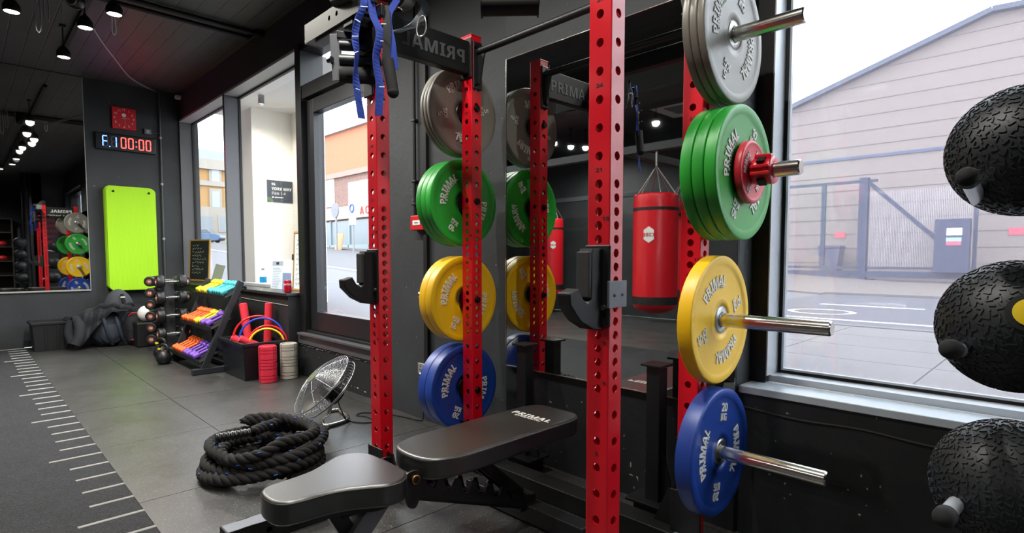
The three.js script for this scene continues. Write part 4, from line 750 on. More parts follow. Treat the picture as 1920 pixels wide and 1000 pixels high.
  const bs = thing('storage_box', 'black bin carrying the striped ball beside the dumbbell tower', 'box'); part('shell', rbx(-8.24, -7.96, 0.002, 0.3, -1.78, -1.5, 0.02), pl, bs);

  // ---------------- dumbbell tower
  const TX = -7.62, TZ = -1.76;
  const tw = thing('dumbbell_tower', 'grey upright tower rack holding black round dumbbells', 'dumbbell rack', V3(TX, 0, TZ));
  part('base', cyl(0.2, 0.03, 6).translate(0, 0.017, 0), M.gray, tw);
  part('column', [rbx(0.0, 0.075, 0.03, 0.82, -0.055, 0.055, 0.004), rbx(-0.075, 0.0, 0.03, 0.82, -0.055, 0.055, 0.004)], std(0x5b5d5f, 0.35, 0.7), tw);
  part('top_plate', rb(0.13, 0.012, 0.11, 0.003).translate(0, 0.83, 0), M.steel, tw);
  const proto = (label) => {
    const g = thing('round_dumbbell', label, 'dumbbell');
    const head = lathe([[0, 0.052], [0.03, 0.052], [0.032, 0.056], [0.05, 0.056], [0.057, 0.05], [0.059, 0.03], [0.059, 0.005], [0.052, -0.006], [0, -0.006]], 28);
    part('head', head.clone().rotateX(PI / 2).translate(0, 0, 0.062), std(0x1a1b1c, 0.45), g); part('head', head.clone().rotateX(-PI / 2).translate(0, 0, -0.062), std(0x1a1b1c, 0.45), g);
    part('handle', [cyl(0.0135, 0.14, 14).rotateX(PI / 2), cyl(0.018, 0.04, 14).rotateX(PI / 2)], M.chrome, g);
    for (const k of [0, PI]) { part('end_badge', cyl(0.029, 0.002, 20).rotateX(PI / 2).translate(0, 0, 0.1185).rotateY(k), std(0x8c4634, 0.6), g); part('badge_mark', text('10', 0.022, 0.001, font, 2).translate(0, 0, 0.1195).rotateY(k), M.letter, g).userData.kind = 'stuff'; }
    return g;
  };
  const rowN = ['lowest', 'second lowest', 'third lowest', 'third highest', 'second highest', 'topmost'];
  let first = null; const dball = (label, pos, ry, sc = 1) => { if (!first) { first = proto(label); first.position.copy(pos); } else first.dup = copy(first, 'round_dumbbell', label, pos); const o = first.dup ?? first; o.userData.group = 'round dumbbells on the tower'; o.rotation.y = ry; o.scale.setScalar(sc); };
  [0.2, 0.415, 0.625, 0.81].forEach((y, k) => dball(`black round dumbbell with chrome handle on the tower's window side, ${['lowest', 'second lowest', 'second highest', 'topmost'][k]}`, V3(TX + 0.165, y, TZ + 0.0), 0, 1.3));
  [0.14, 0.275, 0.41, 0.545, 0.68, 0.815].forEach((y, k) => dball(`black round dumbbell with orange end badge facing the turf, ${rowN[k]} on the tower`, V3(TX - 0.02, y, TZ + 0.145), PI / 2 - 0.5));
  [0.2, 0.415, 0.625, 0.81].forEach((y, k) => dball(`black round dumbbell on the tower's ledge side, ${['lowest', 'second lowest', 'second highest', 'topmost'][k]}`, V3(TX - 0.03, y, TZ - 0.145), PI / 2 + 0.4));
  first.dup = undefined; delete first.dup;

  // ---------------- sloping three tier rack
  const RXa = -6.72, RXb = -5.74, dr = thing('tier_rack', 'black three tier sloping rack of bright small dumbbells', 'dumbbell rack');
  const dk = std(0x2b2e33, 0.45, 0.2);
  for (const x of [RXa, RXb]) { part('foot', rbx(x - 0.03, x + 0.03, 0.002, 0.055, -2.02, -1.50, 0.005), dk, dr); part('side_post', bar(V3(x, 0.05, -1.60), V3(x, 0.86, -1.955), 0.05, 0.055), dk, dr); part('rear_strut', bar(V3(x, 0.75, -1.93), V3(x, 0.05, -2.0), 0.03, 0.03), dk, dr); }
  part('stretcher', rbx(RXa, RXb, 0.015, 0.05, -1.88, -1.84), dk, dr);
  const tiers = [[0.15, -1.66], [0.455, -1.77], [0.745, -1.90]], TILT = 0.42;
  for (const [y, z] of tiers) part('tray', [bar(V3(RXa, y, z), V3(RXb, y, z), 0.215, 0.012, 0.003, V3(0, Math.cos(TILT), Math.sin(TILT))), bar(V3(RXa, y - 0.035, z + 0.102), V3(RXb, y - 0.035, z + 0.102), 0.012, 0.04), bar(V3(RXa, y + 0.05, z - 0.102), V3(RXb, y + 0.05, z - 0.102), 0.012, 0.03)], M.blackM, dr);
  const hG = [-1, 1].map((sg) => merge([new THREE.CylinderGeometry(0.032, 0.032, 0.048, 6, 1), new THREE.CylinderGeometry(0.032, 0.024, 0.008, 6).translate(0, -0.028, 0), new THREE.CylinderGeometry(0.024, 0.032, 0.008, 6).translate(0, 0.028, 0)]).rotateX(PI / 2).translate(0, 0, sg * 0.084));
  const grip = cyl(0.013, 0.13, 12).rotateX(PI / 2), mats = { orange: std(0xf2600e, 0.55), purple: std(0x6c3fae, 0.55), yellow: std(0xe2cf1b, 0.55), teal: std(0x3aa5ac, 0.55) };
  const P0 = {};
  function small(col, tier, x, label, up = 0) {
    const [y, z] = tiers[tier]; let g;
    if (!P0[col]) { g = P0[col] = thing('hex_dumbbell', label, 'dumbbell', V3(0, 0, 0), 0, `${col} small dumbbells on the tier rack`); part('head', hG[0], mats[col], g); part('head', hG[1], mats[col], g); part('handle', grip, mats[col], g); } else g = copy(P0[col], 'hex_dumbbell', label);
    g.position.set(x, y + 0.044 + up, z + rr(-0.012, 0.012)); g.rotation.set(TILT, rr(-0.06, 0.06), rr(-0.3, 0.3), 'XYZ');
  }
  const tn = ['bottom', 'middle', 'top'], seqN = ['first', 'second', 'third', 'fourth', 'fifth', 'sixth'];
  const row = (col, tier, x0, x1, n) => { for (let i = 0; i < n; i++) small(col, tier, x0 + (x1 - x0) * (n > 1 ? i / (n - 1) : 0), `${col} hex dumbbell on the ${tn[tier]} tray, ${seqN[i]} of its colour from the tower end`); };
  row('orange', 0, -6.62, -6.32, 4); row('purple', 0, -6.19, -5.86, 4);
  row('orange', 1, -6.62, -6.27, 5); row('yellow', 1, -6.18, -6.1, 2); row('purple', 1, -5.98, -5.86, 2);
  row('yellow', 2, -6.62, -6.34, 4); row('teal', 2, -6.25, -5.85, 6);
  const kb = (pos, label, r) => { const g = thing('kettlebell', label, 'kettlebell', pos, 0.6); part('bell', lathe([[0, 0], [r * 0.7, 0], [r, r * 0.6], [r, r * 1.1], [r * 0.75, r * 1.7], [r * 0.3, r * 1.95], [0, r * 2]], 24), M.black, g); part('handle', tube([V3(-r * 0.6, r * 1.6, 0), V3(-r * 0.75, r * 2.2, 0), V3(-r * 0.4, r * 2.75, 0), V3(r * 0.4, r * 2.75, 0), V3(r * 0.75, r * 2.2, 0), V3(r * 0.6, r * 1.6, 0)], r * 0.2, 24, 8), M.black, g); part('band', cyl(r * 0.24, r * 0.3, 10).rotateZ(0.2).translate(-r * 0.72, r * 2.2, 0), std(0xd8c020, 0.5), g); };
  kb(fl(303, 672).setY(0.001), 'black kettlebell with a yellow band beside the tier rack foot', 0.075);
  kb(fl(312, 682).setY(0.001).add(V3(0, 0, 0.02)), 'plain black kettlebell at the corner of the tier rack', 0.07);

  // ---------------- crate with foam tubes and hoops
  const cr = tub('gear_crate', 'large black plastic crate holding red foam tubes and hoops', -5.40, -1.925, 0.6, 0.37, 0.34, 0.0, std(0x14171b, 0.35));
  const redF = std(0xd01f33, 0.75, 0, { bumpMap: rubberBump, bumpScale: 0.0015 });
  const ft = (name, a, b, label) => { const m = thing(name, label, 'foam tube'); part('tube', rod(a, b, 0.036, 24), redF, m); part('end_ring', [new THREE.TorusGeometry(0.027, 0.008, 6, 20).rotateX(PI / 2).applyQuaternion(new THREE.Quaternion().setFromUnitVectors(V3(0, 1, 0), b.clone().sub(a).normalize())).translate(b.x, b.y, b.z)], std(0xd8424f, 0.8), m); };
  ft('foam_tube', V3(-5.42, 0.06, -1.93), at(456, 571, 'x', -5.62), 'tall red foam tube leaning out of the crate toward the tier rack');
  ft('foam_tube', V3(-5.32, 0.06, -2.02), at(482, 571, 'x', -5.38).setZ(-2.08), 'tall red foam tube standing upright in the crate by the hoops');
  ft('foam_tube', V3(-5.28, 0.25, -1.93), at(436, 634, 'y', 0.36), 'short red foam tube lying at the crate rim');
  ft('foam_tube', V3(-5.22, 0.24, -2.0), at(450, 636, 'y', 0.36), 'second short red foam tube lying in the crate');
  const hoop = (c, lx, lz, R, yaw, lean, top, label) => { const g = thing('hoop', label, 'hoop', V3(lx, 0, lz)); const m = part('ring', new THREE.TorusGeometry(R, 0.009, 10, 64), std(c, 0.35), g); m.position.y = top - R; m.rotation.set(lean, yaw, 0, 'YXZ'); };
  hoop(0xd3161f, -5.30, -1.94, 0.205, 1.15, -0.12, 0.555, 'red plastic hoop standing in the crate, the taller red one'); hoop(0x1747c4, -5.27, -1.965, 0.19, 1.05, -0.16, 0.535, 'blue plastic hoop standing in the crate');
  hoop(0xd3161f, -5.2, -1.99, 0.165, 1.1, -0.1, 0.47, 'smaller red plastic hoop at the roller end of the crate'); hoop(0xe3c81a, -5.185, -1.975, 0.15, 1.12, -0.1, 0.445, 'yellow plastic hoop nested in the smaller red hoop');

  // ---------------- grid foam rollers
  function roller(p, c, label) {
    const g = thing('foam_roller', label, 'foam roller', p), H = 0.315, R = 0.075, m = std(c, 0.7);
    part('core', [lathe([[R * 0.7, 0.001], [R * 0.86, 0.001], [R * 0.86, H], [R * 0.7, H], [R * 0.7, 0.001]], 40)], m, g);
    part('lip', new THREE.TorusGeometry(R * 0.87, 0.006, 8, 40).rotateX(PI / 2).translate(0, H, 0), m, g);
    const bands = [[0.004, 0.03], [0.036, 0.058], [0.064, 0.116], [0.122, 0.144], [0.15, 0.172], [0.178, 0.2], [0.206, 0.255], [0.261, 0.283], [0.288, 0.312]];
    for (const [a, b] of bands) { const q = new THREE.Shape(); const o = []; for (let k = 0; k < 3; k++) { const t0 = k * 2.094 + 0.3, geo = new THREE.CylinderGeometry(R, R, b - a, 22, 1, false, t0, 1.55); o.push(geo.translate(0, (a + b) / 2, 0)); for (let j = 0; j < 2; j++) o.push(new THREE.CylinderGeometry(R, R, b - a, 4, 1, false, t0 + 1.63 + j * 0.22, 0.15).translate(0, (a + b) / 2, 0)); } part('foam_band', o, m, g); }
  }
  roller(fl(503, 716).setY(0), 0xd3213c, 'red ribbed foam roller standing on end before the crate');
  roller(fl(540, 708).setY(0).add(V3(0.03, 0, 0)), 0xa9a498, 'grey ribbed foam roller standing on end by the low wall');

  // ---------------- ledge items
  const cb = thing('chalkboard', 'small framed chalkboard leaning in the corner of the end window', 'board', V3(-8.55, 0.767, -2.36));
  const draw = (lines, col, bg) => canvasTex(256, 384, (c, w, h) => { c.fillStyle = bg; c.fillRect(0, 0, w, h); c.strokeStyle = col; c.lineWidth = 3; let y = 44; for (const n of lines) { let x = 28; c.beginPath(); for (let k = 0; k < n; k++) { c.moveTo(x, y); for (let q = 0; q < 5; q++) c.lineTo(x + q * 6, y + (hash(k, q, y) - 0.5) * 20); x += 34; } c.stroke(); y += 34; } });
  part('frame', [rb(0.47, 0.02, 0.02, 0.003).translate(0, 0.565, 0), rb(0.47, 0.02, 0.02, 0.003).translate(0, 0.01, 0), rb(0.02, 0.57, 0.02, 0.003).translate(-0.235, 0.288, 0), rb(0.02, 0.57, 0.02, 0.003).translate(0.235, 0.288, 0)], std(0xa9833f, 0.6), cb);
  part('board', box(0.46, 0.56, 0.008).translate(0, 0.288, -0.002), M.black, cb); part('chalk_writing', new THREE.PlaneGeometry(0.44, 0.54).translate(0, 0.288, 0.003), new THREE.MeshStandardMaterial({ map: draw([3, 4, 5, 4, 6, 5, 3, 5, 4], '#b9beb4', '#15181a'), roughness: 0.9 }), cb); cb.rotation.set(-0.06, 0.25, 0, 'YXZ');
  const wb = thing('whiteboard', 'wood framed whiteboard with handwritten lines leaning beside the door', 'board', V3(-5.30, 0.767, -2.37));
  part('frame', [rb(0.40, 0.02, 0.02, 0.003).translate(0, 0.575, 0), rb(0.40, 0.02, 0.02, 0.003).translate(0, 0.01, 0), rb(0.02, 0.58, 0.02, 0.003).translate(-0.2, 0.293, 0), rb(0.02, 0.58, 0.02, 0.003).translate(0.2, 0.293, 0)], std(0xb08a56, 0.6), wb);
  part('board', box(0.39, 0.57, 0.008).translate(0, 0.293, -0.002), M.white, wb); part('writing', new THREE.PlaneGeometry(0.38, 0.55).translate(0, 0.293, 0.003), new THREE.MeshStandardMaterial({ map: draw([4, 6, 5, 6, 5, 6, 4, 5, 6, 5], '#5b6b78', '#d5dcdc'), roughness: 0.5 }), wb); wb.rotation.set(-0.05, 0.0, 0, 'YXZ');
  part('pen', bar(V3(-0.2, 0.3, 0.016), V3(-0.205, 0.36, 0.014), 0.016, 0.016), M.soft, wb);
  const pp = thing('notice_sheet', 'printed notice sheet leaning on the window ledge behind the bottle', 'paper', V3(-5.87, 0.768, -2.35)); part('sheet', box(0.21, 0.30, 0.002).translate(0, 0.15, 0), M.white, pp);
  part('print', new THREE.PlaneGeometry(0.19, 0.28).translate(0, 0.15, 0.002), new THREE.MeshStandardMaterial({ map: canvasTex(128, 192, (c, w, h) => { c.fillStyle = '#c9d3df'; c.fillRect(0, 0, w, h); c.fillStyle = '#9aa6b4'; c.fillRect(0, 0, w, 34); c.fillStyle = '#2b2f35'; c.fillRect(44, 8, 34, 18); c.fillStyle = '#8a96a6'; for (let y = 50; y < 185; y += 12) c.fillRect(12, y, 60 + hash(y, 1, 2) * 45, 3); }), roughness: 0.8 }), pp); pp.rotation.set(-0.1, 0.2, 0, 'YXZ');
  const lh = thing('leaflet_holder', 'blue and white leaflet card standing on the ledge by the whiteboard', 'paper', V3(-5.60, 0.768, -2.34)); part('card', box(0.2, 0.17, 0.003).translate(0, 0.086, 0), std(0x7f8fb4, 0.6), lh); part('upper_card', box(0.2, 0.13, 0.003).translate(0, 0.236, -0.002), M.white, lh); lh.rotation.x = -0.06;
  const gs = thing('green_sheet', 'grey paper sheet leaning by the chalkboard', 'paper', V3(-7.75, 0.768, -2.33)); part('sheet', box(0.2, 0.24, 0.002).translate(0, 0.12, 0), std(0x8c9688, 0.7), gs); gs.rotation.set(-0.25, 0.3, -0.12, 'YXZ');
  const bo = thing('water_bottle', 'clear plastic water bottle with a blue label on the ledge', 'bottle', at(494, 543, 'y', 0.766).setY(0.766));
  part('bottle', lathe([[0, 0], [0.03, 0], [0.033, 0.01], [0.033, 0.14], [0.03, 0.16], [0.013, 0.19], [0.013, 0.2], [0, 0.2]], 24), phy({ color: 0xffffff, roughness: 0.05, transmission: 1, thickness: 0 }), bo); part('label', new THREE.CylinderGeometry(0.0338, 0.0338, 0.058, 24, 1, true).translate(0, 0.1, 0), std(0x1793cc, 0.5), bo); part('cap', cyl(0.014, 0.018, 16).translate(0, 0.208, 0), M.grey, bo);
  const ca = thing('drinks_can', 'red soft drink can with white script on the ledge', 'can', at(540, 549, 'y', 0.766).setY(0.766));
  part('can', lathe([[0, 0], [0.026, 0], [0.033, 0.008], [0.033, 0.105], [0.027, 0.116], [0.026, 0.115], [0, 0.113]], 28), std(0xc8102a, 0.35, 0.4), ca);
  part('lettering', [...'Coca-Cola'].map((c, i) => text(c, 0.02, 0.0012, fontR, 3).translate(0, 0, 0.0326).rotateY(-0.9 + i * 0.33 + 0.3).translate(0, 0.08, 0)), M.white, ca);
  part('rim', new THREE.TorusGeometry(0.0265, 0.0015, 6, 28).rotateX(PI / 2).translate(0, 0.116, 0), M.chrome, ca);
  const tr = thing('shelf_tray', 'flat black tray on the ledge above the tier rack', 'tray', V3(-6.75, 0.767, -2.2)); part('tray', rb(0.3, 0.02, 0.1, 0.004).translate(0, 0.01, 0), M.black, tr);
}

// wall fittings right of the door
{
  const z = -2.2, f = thing('fire_call_point', 'red fire alarm call point on the dark wall', 'alarm'), a = at(769, 405, 'z', z + 0.05), b = at(793, 431, 'z', z + 0.05);
  part('body', rbx(a.x, b.x, b.y, a.y, z, z + 0.05, 0.006), std(0xc81a20, 0.4), f); part('glass_plate', rbx(a.x + 0.03, b.x - 0.03, (a.y + b.y) / 2 - 0.016, (a.y + b.y) / 2 + 0.016, z + 0.05, z + 0.053), M.white, f);
  part('mark', [-1, 0, 1].map((k) => cyl(0.0045, 0.002, 10).rotateX(PI / 2).translate((a.x + b.x) / 2 + k * 0.014, (a.y + b.y) / 2, z + 0.0535)), M.blackS, f);
  const p = thing('wall_conduit', 'black cable conduits running up the wall over the call point', 'pipe'), x1 = at(782, 300, 'z', z).x;
  part('tube', rod(V3(x1, a.y, z + 0.02), V3(x1, CEIL, z + 0.02), 0.011, 10), M.blackM, p);
  const x2 = at(801, 300, 'z', z).x; part('trunking', rbx(x2 - 0.02, x2 + 0.02, 0.4, CEIL, z, z + 0.025, 0.003), M.blackM, p);
  for (const y of [1.6, 1.45, 2.0]) part('clip', rbx(x1 - 0.02, x1 + 0.02, y - 0.008, y + 0.008, z, z + 0.034), M.black, p);
  const s = thing('wall_socket', 'brushed steel double socket on the wall beside the blue plates', 'socket'), c = at(786, 680, 'z', z), e = at(806, 706, 'z', z);
  part('plate', rbx(c.x, c.x + 0.15, e.y + 0.005, c.y, z, z + 0.012, 0.003), std(0xb6b7b3, 0.35, 0.6), s);
  part('slots', [[0.03, 0.02], [0.022, 0.045], [0.04, 0.045], [0.09, 0.02], [0.1, 0.045], [0.08, 0.045]].map(([dx, dy]) => rb(0.008, 0.008, 0.002, 0.001).translate(c.x + dx, c.y - dy, z + 0.0125)), M.blackS, s);
}

// ================================================================ FAN
{
  const g = thing('floor_fan', 'chrome floor fan tilted back on a bent tube stand', 'fan');
  const cZ = deep(609, 726, 3.55), toCam = EYE.clone().sub(cZ).normalize();
  const n = toCam.clone().multiplyScalar(0.42).addScaledVector(RIGHT, -0.907 * 0.775).addScaledVector(UP, 0.907 * 0.63).normalize();
  const Q = new THREE.Quaternion().setFromUnitVectors(V3(0, 0, 1), n), tf = (geo) => geo.applyQuaternion(Q).translate(cZ.x, cZ.y, cZ.z);
  const R = 0.226, dome = (r) => 0.075 * (1 - (r / R) ** 2) + 0.0, wr = 0.0016;
  const front = [], back = [];
  for (let k = 0; k < 24; k++) { const r = 0.045 + (R - 0.045) * k / 23; front.push(new THREE.TorusGeometry(r, k === 23 ? 0.004 : wr, 5, 64).translate(0, 0, dome(r) + 0.03)); if (k % 2 === 1) back.push(new THREE.TorusGeometry(r, k === 23 ? 0.004 : wr, 5, 56).translate(0, 0, -dome(r) * 0.9 - 0.03)); }
  for (let k = 0; k < 10; k++) { const a = k * PI / 5, c = Math.cos(a), s = Math.sin(a), line = (sg, f) => tube([0.04, 0.09, 0.14, 0.19, R].map((r) => V3(c * r, s * r, sg * (dome(r) * f + 0.03))), 0.0022, 16, 5); front.push(line(1, 1)); back.push(line(-1, 0.9)); front.push(rod(V3(c * R, s * R, 0.03), V3(c * R, s * R, -0.03), 0.002, 5)); }
  part('front_grille', front.map(tf), M.wire, g); part('rear_grille', back.map(tf), M.wire, g);
  part('badge', tf(cyl(0.045, 0.006, 28).rotateX(PI / 2).translate(0, 0, 0.105)), M.steel, g);
  part('motor', [tf(cyl(0.055, 0.11, 24).rotateX(PI / 2).translate(0, 0, -0.06)), tf(cyl(0.03, 0.04, 20).rotateX(PI / 2).translate(0, 0, 0.02))], M.blackM, g);
  for (let k = 0; k < 3; k++) {
    const P = [], I = []; for (let i = 0; i <= 8; i++) for (let j = 0; j <= 6; j++) { const r = 0.03 + 0.16 * i / 8, w = (0.35 + 0.55 * (i / 8)) * (j / 6 - 0.5) + k * 2.094 + 0.35 * i / 8; P.push(r * Math.cos(w), r * Math.sin(w), (j / 6 - 0.5) * -0.05 * (1 - 0.3 * i / 8)); }
    for (let i = 0; i < 8; i++) for (let j = 0; j < 6; j++) { const a = i * 7 + j; I.push(a, a + 7, a + 1, a + 1, a + 7, a + 8); }
    const b = new THREE.BufferGeometry(); b.setAttribute('position', new THREE.Float32BufferAttribute(P, 3)); b.setIndex(I); b.computeVertexNormals(); const m2 = std(0x74726a, 0.5, 0.8, { side: THREE.DoubleSide }); part('blade', tf(tri(b)), m2, g);
  }
  const s1 = new THREE.Vector3().crossVectors(n, V3(0, 1, 0)).normalize();
  const pa = deep(624, 752, 3.5), pb = cZ.clone().multiplyScalar(2).sub(pa); pb.y = pa.y;
  const f = (x, y) => fl(x, y).setY(0.014);
  part('stand', [tube([pa, pa.clone().lerp(f(606, 799), 0.6), f(605, 797).setY(0.035), f(610, 803), f(630, 799), f(651, 791), f(652, 785), f(641, 777), f(634, 772), f(620, 774), f(612, 776).setY(0.05), pb.clone().setY(0.2)], 0.0125, 90, 10)], M.chrome, g);
  for (const [px, py] of [[612, 805], [651, 791]]) part('foot_pad', rb(0.04, 0.012, 0.03, 0.005).translate(...fl(px, py).setY(0.006).toArray()), M.soft, g);
  part('pivot_knob', [rod(pa.clone().addScaledVector(s1, -0.02), pa.clone().addScaledVector(s1, 0.03), 0.018, 14)], M.blackS, g);
  part('motor_bracket', [rod(pa, cZ.clone().addScaledVector(n, -0.07), 0.008, 8)], M.steel, g);
  const co = g;
  part('power_cord', tube([cZ.clone().addScaledVector(n, -0.1), deep(640, 770, 3.45), f(655, 794), f(680, 795).setY(0.006), f(700, 793).setY(0.006), f(690, 784).setY(0.006), f(668, 780).setY(0.006), f(680, 776).setY(0.006), f(720, 778).setY(0.006), f(760, 784).setY(0.006), f(785, 790).setY(0.006), V3(-3.05, 0.006, -2.17), V3(-3.06, 0.16, -2.185), V3(-3.06, 0.3, -2.183)], 0.0042, 160, 6), M.soft, co);
}

// ================================================================ BATTLE ROPE
{
  const g = thing('battle_rope', 'thick black battle rope coiled on the floor with blue flecks', 'rope');
  const c0 = V3(-2.93, 0, -1.10), pts = [], add = (a, r, y, ox = 0, oz = 0) => pts.push(V3(c0.x + ox + r * Math.cos(a), y, c0.z + oz + r * 0.92 * Math.sin(a)));
  const rr0 = 0.0235; let T = 0;
  const layers = [[0.295, 0.032], [0.285, 0.085], [0.228, 0.04], [0.29, 0.14], [0.235, 0.105], [0.262, 0.19]];
  layers.forEach(([r, y], li) => { for (let k = 0; k < 14; k++) { const a = T + k / 14 * PI * 2, nx = layers[Math.min(li + 1, layers.length - 1)], f = Math.max(0, (k - 10) / 4); add(-a, r + (nx[0] - r) * f + 0.012 * Math.sin(a * 3 + li), y + (nx[1] - y) * f + 0.008 * Math.sin(a * 2 + li * 1.7), 0.012 * Math.sin(li * 2.2), 0.012 * Math.cos(li * 1.3)); } });
  const hd = at(402, 823, 'y', 0.2), hb = at(470, 812, 'y', 0.195), hm = at(520, 790, 'y', 0.175);
  const cut = pts.slice(0, pts.length - 6); cut.push(hm, hb.clone().lerp(hm, 0.4), hb);
  const curve = new THREE.CatmullRomCurve3(cut, false, 'centripetal'), len = curve.getLength(), N = Math.floor(len / 0.011), fr = curve.computeFrenetFrames(N, false), cs = curve.getSpacedPoints(N);
  let nrm = fr.normals[0].clone(); const strands = [], sw = [[], [], []], fle = [];
  for (let i = 0; i <= N; i++) {
    const t = fr.tangents[i]; nrm.addScaledVector(t, -nrm.dot(t)).normalize(); const bi = new THREE.Vector3().crossVectors(t, nrm);
    for (let k = 0; k < 3; k++) { const a = i * 0.011 / 0.125 * PI * 2 + k * 2.094; sw[k].push(cs[i].clone().addScaledVector(nrm, 0.0145 * Math.cos(a)).addScaledVector(bi, 0.0145 * Math.sin(a))); if (k === 0 && i % 9 === 4 && i > 2) { const o = cs[i].clone().addScaledVector(nrm, 0.0290 * Math.cos(a)).addScaledVector(bi, 0.0290 * Math.sin(a)); fle.push(rod(o.clone().addScaledVector(t, -0.009), o.clone().addScaledVector(t, 0.009), 0.0032, 5)); } }
  }
  for (const s of sw) { const P = [], Ix = [], m = 7; let nn = V3(0, 1, 0);
    for (let i = 0; i < s.length; i++) { const t = s[Math.min(i + 1, s.length - 1)].clone().sub(s[Math.max(i - 1, 0)]).normalize(); nn.addScaledVector(t, -nn.dot(t)).normalize(); const b = new THREE.Vector3().crossVectors(t, nn); for (let j = 0; j < m; j++) { const a = j / m * PI * 2; P.push(...s[i].clone().addScaledVector(nn, 0.0155 * Math.cos(a)).addScaledVector(b, 0.0155 * Math.sin(a)).toArray()); } }
    for (let i = 0; i < s.length - 1; i++) for (let j = 0; j < m; j++) { const a = i * m + j, b = i * m + (j + 1) % m; Ix.push(a, b, a + m, b, b + m, a + m); }
    const q = new THREE.BufferGeometry(); q.setAttribute('position', new THREE.Float32BufferAttribute(P, 3)); q.setIndex(Ix); q.computeVertexNormals(); q.setAttribute('uv', new THREE.BufferAttribute(new Float32Array(P.length / 3 * 2), 2)); strands.push(q); }
  part('rope', strands, std(0x141312, 0.9), g);
  part('tracer_fleck', fle, std(0x1d5fb5, 0.7), g).userData.kind = 'stuff';
  const hn = [], hl = hd.distanceTo(hb), prof = []; for (let i = 0; i <= 60; i++) prof.push([0.0235 + 0.0022 * Math.sin(i * 0.9), hl * i / 60]);
  part('handle', [lathe([[0, 0], [0.014, 0], [0.02, 0.004], ...prof.slice(1), [0, hl]], 24).applyQuaternion(new THREE.Quaternion().setFromUnitVectors(V3(0, 1, 0), hb.clone().sub(hd).normalize())).translate(hd.x, hd.y, hd.z)], phy({ color: 0x101114, roughness: 0.28, clearcoat: 0.6 }), g);
}

